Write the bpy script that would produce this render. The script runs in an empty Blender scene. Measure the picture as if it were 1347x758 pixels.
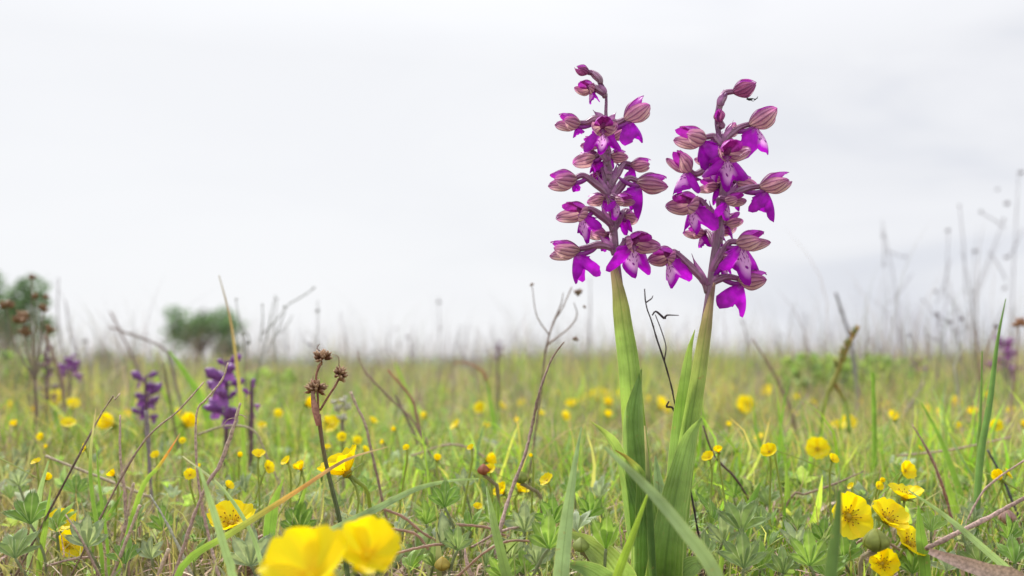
import bpy, math, random
import numpy as np
from mathutils import Vector, Matrix
random.seed(7); rng = np.random.default_rng(11)
sc = bpy.context.scene
PI = math.pi

# ------------------------------------------------------------------ camera
H = 0.095; F = 1294.0; HOR = 481.0
TILT = math.atan((HOR - 379) / F)
cd = bpy.data.cameras.new('camera'); cam = bpy.data.objects.new('camera', cd)
sc.collection.objects.link(cam); sc.camera = cam
cam.location = (0, 0, H); cam.rotation_euler = (PI / 2 + TILT, 0, 0)
cd.sensor_width = 36; cd.lens = 36 * F / 1347; cd.clip_start = 0.01; cd.clip_end = 2000
cd.dof.use_dof = True; cd.dof.focus_distance = 0.40; cd.dof.aperture_fstop = 8.6
CAM = np.array([0, 0, H])

# ------------------------------------------------------------------ sky and sun
SUN_EL, SUN_AZ = math.radians(48), math.radians(-35)      # azimuth from +Y, positive towards +X
w = bpy.data.worlds.new('World'); sc.world = w; w.use_nodes = True
nt = w.node_tree; nt.nodes.clear()
def N(nt, t, **kw):
    n = nt.nodes.new(t)
    for k, v in kw.items(): setattr(n, k, v)
    return n
def ramp(nt, stops, interp='LINEAR'):
    r = N(nt, 'ShaderNodeValToRGB'); r.color_ramp.interpolation = interp
    e = r.color_ramp.elements
    while len(e) < len(stops): e.new(0.5)
    for q, (p, c) in zip(e, stops): q.position = p; q.color = (*c, 1) if len(c) == 3 else c
    return r
sky = N(nt, 'ShaderNodeTexSky', sky_type='NISHITA'); sky.sun_disc = False
sky.sun_elevation = SUN_EL; sky.sun_rotation = SUN_AZ
tc = N(nt, 'ShaderNodeTexCoord'); mp = N(nt, 'ShaderNodeMapping'); mp.inputs['Scale'].default_value = (1, 1, 3.2)
mp.inputs['Location'].default_value = (0.35, 0.1, 0.2)
L = nt.links.new
L(tc.outputs['Generated'], mp.inputs['Vector'])
nz = N(nt, 'ShaderNodeTexNoise'); nz.inputs['Scale'].default_value = 2.6; nz.inputs['Detail'].default_value = 5
nz.inputs['Roughness'].default_value = 0.5; nz.inputs['Distortion'].default_value = 0.4
L(mp.outputs[0], nz.inputs['Vector'])
cr = ramp(nt, [(0.36, (0.475, 0.488, 0.54)), (0.46, (0.545, 0.558, 0.60)), (0.54, (0.60, 0.607, 0.636)), (0.66, (0.64, 0.645, 0.668))])
L(nz.outputs['Fac'], cr.inputs['Fac'])
# brighter cloud round the veiled sun
dot = N(nt, 'ShaderNodeVectorMath', operation='DOT_PRODUCT')
sd = (math.sin(math.radians(-17)) * math.cos(math.radians(9)), math.cos(math.radians(-17)) * math.cos(math.radians(9)), math.sin(math.radians(9)))
dot.inputs[1].default_value = sd
L(tc.outputs['Generated'], dot.inputs[0])
mr = N(nt, 'ShaderNodeMapRange'); mr.interpolation_type = 'SMOOTHSTEP'
for i, v in zip((1, 2, 3, 4), (0.78, 1.0, 0.0, 1.0)): mr.inputs[i].default_value = v
L(dot.outputs['Value'], mr.inputs[0])
mx = N(nt, 'ShaderNodeMix', data_type='RGBA'); mk = N(nt, 'ShaderNodeMath', operation='MULTIPLY'); mk.inputs[1].default_value = 0.9; L(mr.outputs[0], mk.inputs[0]); L(mk.outputs[0], mx.inputs[0])
L(cr.outputs[0], mx.inputs[6]); mx.inputs[7].default_value = (0.665, 0.67, 0.685, 1)
# cloud cover hides nearly all of the clear sky behind it
b1 = N(nt, 'ShaderNodeBackground'); b1.inputs[1].default_value = 0.10; L(sky.outputs[0], b1.inputs[0])
# overcast sky, with brightness added towards the zenith to lift the grass
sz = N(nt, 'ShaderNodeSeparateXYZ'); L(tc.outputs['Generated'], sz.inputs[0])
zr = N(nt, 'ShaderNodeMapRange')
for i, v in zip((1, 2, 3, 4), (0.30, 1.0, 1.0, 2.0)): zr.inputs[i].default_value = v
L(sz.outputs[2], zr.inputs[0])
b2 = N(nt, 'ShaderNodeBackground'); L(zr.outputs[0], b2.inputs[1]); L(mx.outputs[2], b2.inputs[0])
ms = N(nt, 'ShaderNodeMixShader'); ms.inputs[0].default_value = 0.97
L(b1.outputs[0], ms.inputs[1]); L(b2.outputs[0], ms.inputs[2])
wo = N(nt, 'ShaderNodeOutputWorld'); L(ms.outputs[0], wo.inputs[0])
sl = bpy.data.lights.new('sun', 'SUN'); so = bpy.data.objects.new('sun', sl); sc.collection.objects.link(so)
sl.energy = 3.1; sl.angle = math.radians(10); sl.color = (1.0, 0.965, 0.91)
sdir = Vector((math.sin(SUN_AZ) * math.cos(SUN_EL), math.cos(SUN_AZ) * math.cos(SUN_EL), math.sin(SUN_EL)))
so.rotation_euler = sdir.to_track_quat('Z', 'Y').to_euler(); so.location = (-3, 4, 5)
sc.view_settings.view_transform = 'Standard'; sc.view_settings.look = 'None'
sc.view_settings.exposure = 0.50; sc.view_settings.gamma = 1; sc.view_settings.use_curve_mapping = False
sc.render.engine = 'CYCLES'
try:
    sc.cycles.use_denoising = True; sc.cycles.denoiser = 'OPENIMAGEDENOISE'
except Exception: pass
sc.cycles.max_bounces = 8; sc.cycles.transmission_bounces = 5; sc.cycles.diffuse_bounces = 4

# ------------------------------------------------------------------ helpers
def at(px, py, Y):
    """point of the place seen at (px, py) of the photograph at distance Y"""
    dx = (px - 673.5) / F; dy = (379 - py) / F
    k = Y / (math.cos(TILT) - dy * math.sin(TILT))
    return np.array([k * dx, Y, H + k * (dy * math.cos(TILT) + math.sin(TILT))])
def pix(p):
    p = np.asarray(p, float) - CAM
    f = p[1] * math.cos(TILT) + p[2] * math.sin(TILT); u = -p[1] * math.sin(TILT) + p[2] * math.cos(TILT)
    return 673.5 + F * p[0] / f, 379 - F * u / f
def nrm(v):
    v = np.asarray(v, float); l = np.linalg.norm(v, axis=-1, keepdims=True); return v / np.maximum(l, 1e-12)
def spline(P, n):
    P = np.asarray(P, float)
    if len(P) == 2: return P[0] + (P[1] - P[0]) * np.linspace(0, 1, n)[:, None]
    d = np.r_[0, np.cumsum(np.maximum(np.linalg.norm(np.diff(P[:, :3], axis=0), axis=1), 1e-9))]
    Q = np.vstack([2 * P[0] - P[1], P, 2 * P[-1] - P[-2]])
    t = np.linspace(0, d[-1], n); out = []
    for x in t:
        i = min(np.searchsorted(d, x, side='right') - 1, len(P) - 2)
        u = (x - d[i]) / (d[i + 1] - d[i]); a, b, c, e = Q[i], Q[i + 1], Q[i + 2], Q[i + 3]
        out.append(0.5 * (2 * b + (c - a) * u + (2 * a - 5 * b + 4 * c - e) * u * u + (3 * b - a - 3 * c + e) * u ** 3))
    return np.array(out)
def interp(vals, n):
    vals = np.asarray(vals, float); x = np.linspace(0, 1, len(vals)); t = np.linspace(0, 1, n)
    if vals.ndim == 1: return np.interp(t, x, vals)
    return np.stack([np.interp(t, x, vals[:, k]) for k in range(vals.shape[1])], 1)
class MB:
    """collects grids and tubes with per-point colour and uv; links them as ONE mesh object"""
    def __init__(s): s.v = []; s.f = []; s.c = []; s.uv = []; s.n = 0
    def grid(s, P, col, closed=False, flip=False):
        P = np.asarray(P, float); a, b = P.shape[:2]
        i = np.arange(a * b).reshape(a, b) + s.n
        if closed: j = np.concatenate([i, i[:, :1]], 1)
        else: j = i
        q = np.stack([j[:-1, :-1], j[:-1, 1:], j[1:, 1:], j[1:, :-1]], -1).reshape(-1, 4)
        s.v.append(P.reshape(-1, 3)); s.f.append(q)
        c = np.asarray(col, float)
        if c.ndim == 1: c = np.broadcast_to(c, (a, b, 3))
        elif c.ndim == 2: c = np.broadcast_to(c[:, None, :], (a, b, 3))
        s.c.append(c.reshape(-1, 3))
        U, V = np.meshgrid(np.linspace(0, 1, b), np.linspace(0, 1, a)); s.uv.append(np.stack([U, V], -1).reshape(-1, 2))
        s.n += a * b
        return s
    def tube(s, pts, radii, col, n=8, segs=None, smooth=True):
        m = segs or max(4, len(pts) * 4)
        C = spline(pts, m) if smooth else interp(pts, m)
        R = interp(radii, m); T = nrm(np.gradient(C, axis=0))
        ref = np.array([0, 1.0, 0]) if abs(T[:, 1]).max() < 0.9 else np.array([0.3, 0.2, 1.0])
        A = nrm(np.cross(T, ref)); B = np.cross(T, A)
        th = np.linspace(0, 2 * PI, n, endpoint=False)
        P = C[:, None] + R[:, None, None] * (np.cos(th)[None, :, None] * A[:, None] + np.sin(th)[None, :, None] * B[:, None])
        P = np.concatenate([C[:1, None].repeat(n, 1), P, C[-1:, None].repeat(n, 1)])
        c = np.asarray(col, float)
        if c.ndim == 2: c = interp(c, m); c = np.concatenate([c[:1], c, c[-1:]])
        return s.grid(P, c, closed=True)
    def build(s, name, m, parent=None, flat=False):
        V = np.concatenate(s.v); Fq = np.concatenate(s.f); c = np.concatenate(s.c); uv = np.concatenate(s.uv)
        o = mesh_obj(name, V, Fq, c, m, uv, flat)
        cen = 0.5 * (V.min(0) + V.max(0))
        if parent is not None:
            o.data.transform(Matrix.Translation(Vector(-cen))); o.parent = parent
            par = Vector((0, 0, 0)); q = parent
            while q is not None: par += q.location; q = q.parent
            o.location = Vector(cen) - par
        return o
def mesh_obj(name, V, Fq, c, m, uv=None, flat=False):
    me = bpy.data.meshes.new(name)
    k = Fq.shape[1]
    me.vertices.add(len(V)); me.vertices.foreach_set('co', np.ascontiguousarray(V, np.float32).ravel())
    me.loops.add(Fq.size); me.loops.foreach_set('vertex_index', np.ascontiguousarray(Fq, np.int32).ravel())
    me.polygons.add(len(Fq)); me.polygons.foreach_set('loop_start', np.arange(0, Fq.size, k, dtype=np.int32))
    try: me.polygons.foreach_set('loop_total', np.full(len(Fq), k, np.int32))
    except Exception: pass
    if not flat: me.polygons.foreach_set('use_smooth', np.ones(len(Fq), bool))
    me.update(calc_edges=True)
    ca = me.color_attributes.new('Col', 'FLOAT_COLOR', 'POINT')
    ca.data.foreach_set('color', np.concatenate([np.clip(c, 0, 1), np.ones((len(c), 1))], 1).astype(np.float32).ravel())
    if uv is not None:
        l = me.uv_layers.new(name='UVMap'); l.data.foreach_set('uv', uv[Fq.ravel()].astype(np.float32).ravel())
    me.materials.append(m)
    o = bpy.data.objects.new(name, me); sc.collection.objects.link(o)
    return o
def empty(name, loc=(0, 0, 0)):
    o = bpy.data.objects.new(name, None); o.empty_display_size = 0.01; sc.collection.objects.link(o); o.location = loc; return o
def tag(o, label=None, cat=None, group=None, kind=None):
    if label: o['label'] = label
    if cat: o['category'] = cat
    if group: o['group'] = group
    if kind: o['kind'] = kind
    return o
def copy_tree(o, parent=None):
    c = o.copy(); sc.collection.objects.link(c)
    if parent is not None: c.parent = parent; c.matrix_parent_inverse = o.matrix_parent_inverse
    for ch in KIDS.get(o, ()): pass
    for ch in o.children: copy_tree(ch, c)
    return c
KIDS = {}
def at_origin(o):
    """top-level mesh: put its origin at its lowest middle point"""
    n = len(o.data.vertices); co = np.empty(n * 3, np.float32); o.data.vertices.foreach_get('co', co); co = co.reshape(-1, 3)
    b = Vector((*co[:, :2].mean(0), co[:, 2].min())) if True else None
    b = Vector([float(x) for x in b]); o.data.transform(Matrix.Translation(-b)); o.location = b; return o

# ------------------------------------------------------------------ materials
def mat(name, transl=0.35, rough=0.5, spec=0.3, bump=0.0, var=0.25, nscale=250, kind=None, tint=(1, 1, 1), sat=1.0):
    m = bpy.data.materials.new(name); m.use_nodes = True; t = m.node_tree; t.nodes.clear(); L = t.links.new
    a = N(t, 'ShaderNodeAttribute', attribute_name='Col')
    tc = N(t, 'ShaderNodeTexCoord'); no = N(t, 'ShaderNodeTexNoise'); no.inputs['Scale'].default_value = nscale; no.inputs['Detail'].default_value = 3
    L(tc.outputs['Object'], no.inputs['Vector'])
    mr = N(t, 'ShaderNodeMapRange'); mr.inputs[1].default_value = 0.3; mr.inputs[2].default_value = 0.7
    mr.inputs[3].default_value = 1 - var; mr.inputs[4].default_value = 1 + var
    L(no.outputs['Fac'], mr.inputs[0])
    vm = N(t, 'ShaderNodeVectorMath', operation='SCALE'); L(a.outputs['Color'], vm.inputs[0]); L(mr.outputs[0], vm.inputs['Scale'])
    col = vm.outputs[0]
    uv = N(t, 'ShaderNodeUVMap'); sp = N(t, 'ShaderNodeSeparateXYZ'); L(uv.outputs[0], sp.inputs[0])
    def M(op, x, y=None):
        n = N(t, 'ShaderNodeMath', operation=op)
        for i, q in enumerate((x, y)):
            if q is None: continue
            if isinstance(q, (int, float)): n.inputs[i].default_value = q
            else: L(q, n.inputs[i])
        return n.outputs[0]
    def MIX(f, c1, c2):
        n = N(t, 'ShaderNodeMix', data_type='RGBA')
        if isinstance(f, (int, float)): n.inputs[0].default_value = f
        else: L(f, n.inputs[0])
        for i, q in ((6, c1), (7, c2)):
            if isinstance(q, tuple): n.inputs[i].default_value = (*q, 1)
            else: L(q, n.inputs[i])
        return n.outputs[2]
    h = no.outputs['Fac']
    if kind == 'sepal':      # dark veins running along the hood petals
        wob = M('MULTIPLY', no.outputs['Fac'], 4.5)
        s = M('SINE', M('ADD', M('MULTIPLY', sp.outputs[0], 2 * PI * 4.0), wob))
        f = N(t, 'ShaderNodeMapRange'); f.inputs[1].default_value = 0.2; f.inputs[2].default_value = 0.9; L(s, f.inputs[0])
        col = MIX(M('MULTIPLY', f.outputs[0], 0.72), col, (0.21, 0.06, 0.17)); h = s
    if kind == 'lip':        # pale middle with purple spots
        vo = N(t, 'ShaderNodeTexVoronoi'); vo.inputs['Scale'].default_value = 9.5; vo.feature = 'F1'
        mpp = N(t, 'ShaderNodeMapping'); mpp.inputs['Scale'].default_value = (1.5, 0.9, 1); L(uv.outputs[0], mpp.inputs[0]); L(mpp.outputs[0], vo.inputs['Vector'])
        spot = N(t, 'ShaderNodeMapRange'); spot.inputs[1].default_value = 0.30; spot.inputs[2].default_value = 0.42; L(vo.outputs['Distance'], spot.inputs[0])
        cx = M('ABSOLUTE', M('SUBTRACT', sp.outputs[0], 0.5))
        cm = N(t, 'ShaderNodeMapRange'); cm.inputs[1].default_value = 0.20; cm.inputs[2].default_value = 0.13; L(cx, cm.inputs[0])
        ce = N(t, 'ShaderNodeMapRange'); ce.inputs[1].default_value = 0.88; ce.inputs[2].default_value = 0.70; L(sp.outputs[1], ce.inputs[0])
        pale = MIX(spot.outputs[0], (0.26, 0.005, 0.30), (0.80, 0.50, 0.80))
        col = MIX(M('MULTIPLY', cm.outputs[0], ce.outputs[0]), col, pale)
    if kind == 'blade':      # fine long ribs and a paler margin
        s = M('SINE', M('ADD', M('MULTIPLY', sp.outputs[0], 2 * PI * 8), M('MULTIPLY', no.outputs['Fac'], 5.0)))
        col = MIX(M('MULTIPLY', M('ADD', s, 1.0), 0.05), col, (0.42, 0.52, 0.24))
        n5 = N(t, 'ShaderNodeTexNoise'); n5.inputs['Scale'].default_value = 420; n5.inputs['Detail'].default_value = 4; L(tc.outputs['Object'], n5.inputs['Vector'])
        st = N(t, 'ShaderNodeMapRange'); st.inputs[1].default_value = 0.64; st.inputs[2].default_value = 0.74; L(n5.outputs['Fac'], st.inputs[0])
        col = MIX(M('MULTIPLY', st.outputs[0], 0.7), col, (0.36, 0.30, 0.13))
        e = M('ABSOLUTE', M('SUBTRACT', sp.outputs[0], 0.5))
        mf = N(t, 'ShaderNodeMapRange'); mf.inputs[1].default_value = 0.045; mf.inputs[2].default_value = 0.012; L(e, mf.inputs[0])
        col = MIX(M('MULTIPLY', mf.outputs[0], 0.45), col, (0.10, 0.17, 0.05))
        ef = N(t, 'ShaderNodeMapRange'); ef.inputs[1].default_value = 0.455; ef.inputs[2].default_value = 0.49; L(e, ef.inputs[0])
        col = MIX(M('MULTIPLY', ef.outputs[0], 0.55), col, (0.55, 0.62, 0.28)); h = s
    if kind == 'petal':      # fine fan veins, deeper yellow to the base
        s = M('SINE', M('ADD', M('MULTIPLY', sp.outputs[0], 2 * PI * 8), M('MULTIPLY', no.outputs['Fac'], 4.0)))
        col = MIX(M('MULTIPLY', M('ADD', s, 1.0), 0.07), col, (0.86, 0.58, 0.0)); h = s
    if kind == 'stem':
        s = M('SINE', M('MULTIPLY', sp.outputs[0], 2 * PI * 6)); h = s
        col = MIX(M('MULTIPLY', M('ADD', s, 1.0), 0.13), col, (0.45, 0.36, 0.36))
    p = N(t, 'ShaderNodeBsdfPrincipled'); L(col, p.inputs['Base Color'])
    p.inputs['Roughness'].default_value = rough; p.inputs['Specular IOR Level'].default_value = spec
    if bump:
        b = N(t, 'ShaderNodeBump'); b.inputs['Strength'].default_value = bump; b.inputs['Distance'].default_value = 0.0004
        L(h, b.inputs['Height']); L(b.outputs[0], p.inputs['Normal'])
    out = N(t, 'ShaderNodeOutputMaterial')
    if transl > 0:
        tr = N(t, 'ShaderNodeBsdfTranslucent')
        tv = N(t, 'ShaderNodeVectorMath', operation='MULTIPLY'); L(col, tv.inputs[0]); tv.inputs[1].default_value = tint
        L(tv.outputs[0], tr.inputs['Color'])
        mx = N(t, 'ShaderNodeMixShader'); mx.inputs[0].default_value = transl
        L(p.outputs[0], mx.inputs[1]); L(tr.outputs[0], mx.inputs[2]); L(mx.outputs[0], out.inputs[0])
    else: L(p.outputs[0], out.inputs[0])
    return m
M_leaf = mat('leaf', 0.42, 0.5, 0.2, bump=0.2, tint=(1.6, 1.55, 0.85))
M_blade = mat('grass_blade', 0.42, 0.38, 0.4, bump=0.5, kind='blade', tint=(1.6, 1.55, 0.85), nscale=120)
M_turf = mat('turf', 0.42, 0.5, 0.2, tint=(1.6, 1.55, 0.85), nscale=60, var=0.18)
M_dry = mat('dry_straw', 0.15, 0.75, 0.15, bump=0.6, nscale=900, var=0.35, tint=(1.3, 1.1, 0.9))
M_sepal = mat('sepal', 0.45, 0.45, 0.35, bump=0.5, kind='sepal', tint=(1.5, 1.2, 1.3), nscale=160)
M_lip = mat('lip', 0.5, 0.45, 0.25, bump=0.25, kind='lip', tint=(1.5, 1.2, 1.5), nscale=500, var=0.16)
M_lipp = mat('lip_plain', 0.5, 0.45, 0.3, bump=0.5, nscale=260, var=0.34, tint=(1.5, 1.2, 1.5))
M_mauve = mat('mauve_skin', 0.25, 0.42, 0.4, bump=0.3, nscale=400, tint=(1.4, 1.1, 1.4))
M_stem = mat('flower_stem', 0.25, 0.42, 0.4, bump=0.6, kind='stem', nscale=300, tint=(1.3, 1.3, 1.0))
M_yel = mat('yellow_petal', 0.45, 0.42, 0.3, bump=0.2, kind='petal', nscale=200, var=0.06, tint=(1.25, 1.2, 1))
M_dark = mat('dark_seed', 0.0, 0.6, 0.3, bump=0.4, nscale=1500)
M_bark = mat('bark', 0.0, 0.85, 0.1, bump=0.8, nscale=8)
M_crown = mat('tree_leaf', 0.3, 0.6, 0.2, nscale=2, tint=(1.2, 1.3, 0.8))

# ground
mg = bpy.data.materials.new('soil'); mg.use_nodes = True; t = mg.node_tree; g = t.nodes['Principled BSDF']
n1 = N(t, 'ShaderNodeTexNoise'); n1.inputs['Scale'].default_value = 14; n1.inputs['Detail'].default_value = 9
n2 = N(t, 'ShaderNodeTexNoise'); n2.inputs['Scale'].default_value = 0.35; n2.inputs['Detail'].default_value = 5
tcg = N(t, 'ShaderNodeTexCoord')
for n in (n1, n2): t.links.new(tcg.outputs['Object'], n.inputs['Vector'])
r1 = ramp(t, [(0.35, (0.045, 0.03, 0.02)), (0.5, (0.10, 0.10, 0.045)), (0.65, (0.20, 0.15, 0.10))])
r2 = ramp(t, [(0.38, (0.13, 0.19, 0.05)), (0.62, (0.24, 0.20, 0.11))])
t.links.new(n1.outputs['Fac'], r1.inputs[0]); t.links.new(n2.outputs['Fac'], r2.inputs[0])
sepx = N(t, 'ShaderNodeSeparateXYZ'); t.links.new(tcg.outputs['Object'], sepx.inputs[0])
mrr = N(t, 'ShaderNodeMapRange'); mrr.inputs[1].default_value = 1.0; mrr.inputs[2].default_value = 9.0; t.links.new(sepx.outputs[1], mrr.inputs[0])
mxx = N(t, 'ShaderNodeMix', data_type='RGBA'); t.links.new(mrr.outputs[0], mxx.inputs[0]); t.links.new(r1.outputs[0], mxx.inputs[6]); t.links.new(r2.outputs[0], mxx.inputs[7])
t.links.new(mxx.outputs[2], g.inputs['Base Color']); g.inputs['Roughness'].default_value = 0.95
bu = N(t, 'ShaderNodeBump'); bu.inputs['Strength'].default_value = 0.8; bu.inputs['Distance'].default_value = 0.01; t.links.new(n1.outputs['Fac'], bu.inputs['Height']); t.links.new(bu.outputs[0], g.inputs['Normal'])
ys = np.concatenate([np.linspace(-2, 3, 90), np.geomspace(3.2, 1500, 60)])
u = np.linspace(-1, 1, 121)
def gz(x, y):
    near = np.exp(-np.maximum(y, 0) / 4)
    sm = lambda a, b: (lambda t: t * t * (3 - 2 * t))(np.clip((y - a) / (b - a), 0, 1))
    crest = (0.036 + 0.009 * np.clip(x, -1.5, 1.5) + 0.012 * np.sin(x * 2.1 + .6) + 0.009 * np.sin(x * 5.3) + 0.005 * np.sin(x * 13 + 1)) * sm(1.0, 2.9) - 0.50 * sm(3.3, 12.0)     # the meadow swells to a low crest, then falls away
    return near * 0.004 * (np.sin(x * 23 + 1.3) * np.cos(y * 19) + 0.6 * np.sin(x * 51 + y * 37)) - 0.002 + crest
GX = u[None, :] * (2.5 + 0.9 * np.maximum(ys, 0))[:, None]; GY = np.repeat(ys[:, None], 121, 1)
G = np.stack([GX, GY, gz(GX, GY)], -1)
gm = MB(); gm.grid(G, (0.1, 0.1, 0.05)); go = gm.build('ground', mg); tag(go, 'brown soil under the meadow turf', 'ground', kind='structure')

# ------------------------------------------------------------------ turf: stuff nobody could count
def patch(x, y, s=1.0, ph=0.0):
    return 0.5 + 0.25 * np.sin(x * 9 * s + ph + 2 * np.sin(y * 5 * s + ph)) + 0.25 * np.sin(y * 11 * s + 1.7 * ph + 1.5 * np.sin(x * 7 * s))
def cap(d):       # nothing of the turf stands in front of the big orchids
    return np.interp(d, [0.3, 0.38, 0.44, 0.6, 0.9, 1.5, 4.0], [0.016, 0.022, 0.036, 0.056, 0.072, 0.072, 0.065])
def roots(n, d0, d1, wide=0.72):
    d = np.sqrt(rng.uniform(d0 ** 2, d1 ** 2, n)); x = rng.uniform(-1, 1, n) * (wide * d + 0.12)
    return x, d
def blade_set(n, d0, d1, hh, ww, lean, pal, segs=4, capped=True, tipcol=None, width_pow=1.6, scale_by_d=False, z0=0.0, xy=None, sharpen=1.0):
    x, y = roots(n, d0, d1) if xy is None else xy
    n = len(x)
    h = rng.uniform(*hh, n) * (0.65 + 0.6 * patch(x, y))
    wd = rng.uniform(*ww, n)
    if scale_by_d: wd = wd * np.maximum(1, y / 1.2)
    if capped: h = np.minimum(h, cap(y) * rng.uniform(0.5, 1.08, n))
    le = rng.uniform(*lean, n) * h; ph = rng.uniform(0, 2 * PI, n)
    s = np.linspace(0, 1, segs + 1)
    side = ph + PI / 2 + rng.normal(0, 0.5, n)
    c = np.zeros((n, segs + 1, 3))
    c[..., 0] = x[:, None] + le[:, None] * s ** 2 * np.cos(ph)[:, None] + 0.12 * le[:, None] * np.sin(s * 5 + ph[:, None])
    c[..., 1] = y[:, None] + le[:, None] * s ** 2 * np.sin(ph)[:, None]
    c[..., 2] = z0 + gz(x, y)[:, None] + h[:, None] * (s * (1 - 0.25 * s * np.minimum(le / h, 1.6)[:, None]))
    prof = (1 - s ** width_pow) * 0.5; prof[-1] = 0.02
    off = np.stack([np.cos(side), np.sin(side), np.full(n, 0.15)], -1)[:, None] * (wd[:, None] * prof)[..., None]
    V = np.stack([c - off, c + off], 2).reshape(-1, 3)
    b = (np.arange(n) * (segs + 1) * 2)[:, None] + (np.arange(segs) * 2)[None]
    Fq = np.stack([b, b + 1, b + 3, b + 2], -1).reshape(-1, 4)
    pal = np.array(pal); idx = rng.integers(0, len(pal), n)
    pt = patch(x, y, 1.6, 2.0)[:, None]; pt2 = patch(x, y, .6, 4.0)[:, None]
    col = pal[idx] * rng.uniform(0.6, 1.35, (n, 1)) * rng.uniform(0.93, 1.07, (n, 3)) * (0.88 + 0.42 * pt)
    gr = (pal[idx][:, 1:2] > pal[idx][:, :1]) * np.clip(pt2 * 2 - 1.0, 0.0, .5); col = col * (1 - gr) + np.array((0.48, 0.39, 0.29)) * rng.uniform(.6, 1.2, (n, 1)) * gr
    C = np.repeat(col[:, None], segs + 1, 1)
    if tipcol is not None:
        m = (rng.random(n) < 0.35)[:, None, None] * np.clip(s * 2.2 - 1.2, 0, 1)[None, :, None]
        C = C * (1 - m) + np.array(tipcol) * m
    C = np.repeat(C[:, :, None], 2, 2).reshape(-1, 3)
    return V, Fq, C
def join(sets):
    V, Fq, C, n = [], [], [], 0
    for v, f, c in sets: V.append(v); Fq.append(f + n); C.append(c); n += len(v)
    return np.concatenate(V), np.concatenate(Fq), np.concatenate(C)
def at_px(p0, p1, n, d0, d1):
    d = rng.uniform(d0, d1, n); return (rng.uniform(p0, p1, n) - 673.5) / F * d, d
def tufts(nt_, k_, d0, d1, r=.012):
    x, y = roots(nt_, d0, d1); return (np.repeat(x, k_) + rng.normal(0, r, nt_ * k_), np.repeat(y, k_) + rng.normal(0, r, nt_ * k_))
GREEN = [(0.20, 0.34, 0.05), (0.26, 0.40, 0.07), (0.15, 0.25, 0.06), (0.19, 0.29, 0.14), (0.36, 0.42, 0.11), (0.24, 0.34, 0.12), (0.40, 0.38, 0.16)]
BRIGHT = [(0.25, 0.44, 0.05), (0.20, 0.38, 0.05), (0.35, 0.48, 0.09)]
DRYS = [(0.28, 0.22, 0.21), (0.20, 0.17, 0.19), (0.36, 0.29, 0.24), (0.20, 0.22, 0.12)]
STRAW = [(0.55, 0.42, 0.31), (0.50, 0.34, 0.28), (0.40, 0.28, 0.22), (0.62, 0.53, 0.40), (0.28, 0.19, 0.16), (0.56, 0.41, 0.36)]
V, Fq, C = join([
    blade_set(19000, 0.36, 0.95, (0.02, 0.075), (0.0008, 0.0021), (0.1, 0.9), GREEN, tipcol=(0.55, 0.40, 0.2)),
    blade_set(2600, 0.36, 0.95, (0.02, 0.055), (0.0024, 0.0044), (0.2, 1.3), BRIGHT + GREEN, 5, width_pow=2.4),
    blade_set(500, 0.60, 1.1, (0.06, 0.085), (0.0012, 0.0030), (0.1, 0.8), GREEN + BRIGHT, 6, capped=False),
    blade_set(60000, 0.95, 3.4, (0.03, 0.085), (0.0012, 0.0030), (0.1, 0.8), GREEN + BRIGHT, 3, tipcol=(0.55, 0.40, 0.2)),
    blade_set(4200, 1.0, 3.4, (0.06, 0.095), (0.0016, 0.0036), (0.1, 0.7), GREEN + BRIGHT, 5, capped=False),
    *[blade_set(0, 0, 0, hh, (.0014, .0038), (0.15, 1.1), GREEN + BRIGHT, 6, capped=False, xy=tufts(nt_, k_, d0, d1), tipcol=(0.6, 0.42, 0.2)) for nt_, k_, d0, d1, hh in ((110, 22, .55, .95, (.045, .080)), (260, 26, .95, 2.2, (.06, .115)), (300, 24, 2.2, 3.6, (.07, .145)))],
    blade_set(26000, 3.4, 7, (0.04, 0.10), (0.002, 0.0045), (0.1, 0.8), GREEN + BRIGHT, 3, capped=False),
    blade_set(14000, 7, 40, (0.06, 0.14), (0.008, 0.02), (0.1, 1.0), GREEN + BRIGHT, 2, capped=False)])
tag(mesh_obj('grass', V, Fq, C, M_turf), 'short mixed green grass covering the whole meadow', 'grass', kind='stuff')
V, Fq, C = join([
    blade_set(9000, 0.36, 1.0, (0.008, 0.03), (0.0006, 0.0018), (1.5, 5), STRAW, 4),
    blade_set(3500, 0.40, 1.0, (0.03, 0.055), (0.0006, 0.0014), (0.4, 2.0), STRAW, 5),
    blade_set(2200, 0.38, 1.1, (0.010, 0.030), (0.0025, 0.0050), (0.6, 2.2), STRAW, 4, width_pow=3),
    blade_set(5200, 0.42, 1.0, (0.03, 0.085), (0.0006, 0.0013), (0.1, 0.9), STRAW, 4),
    blade_set(46000, 1.0, 3.4, (0.03, 0.095), (0.0009, 0.0026), (0.1, 1.5), STRAW, 3),
    blade_set(7000, 1.0, 3.4, (0.06, 0.105), (0.0009, 0.0022), (0.1, 0.8), STRAW + DRYS, 5, capped=False),
    *[blade_set(0, 0, 0, hh, (.0008, .0022), (0.15, 1.0), STRAW, 6, capped=False, xy=tufts(nt_, k_, d0, d1)) for nt_, k_, d0, d1, hh in ((26, 14, .62, .95, (.04, .08)), (120, 18, .95, 2.2, (.05, .105)), (150, 18, 2.2, 3.6, (.07, .13)))],
    blade_set(16000, 3.4, 7, (0.05, 0.12), (0.0014, 0.003), (0.1, 0.8), STRAW + DRYS, 4, capped=False)])
tag(mesh_obj('straw_litter', V, Fq, C, M_dry), 'pinkish brown dead straw lying and standing among the green grass', 'straw', kind='stuff')
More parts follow.
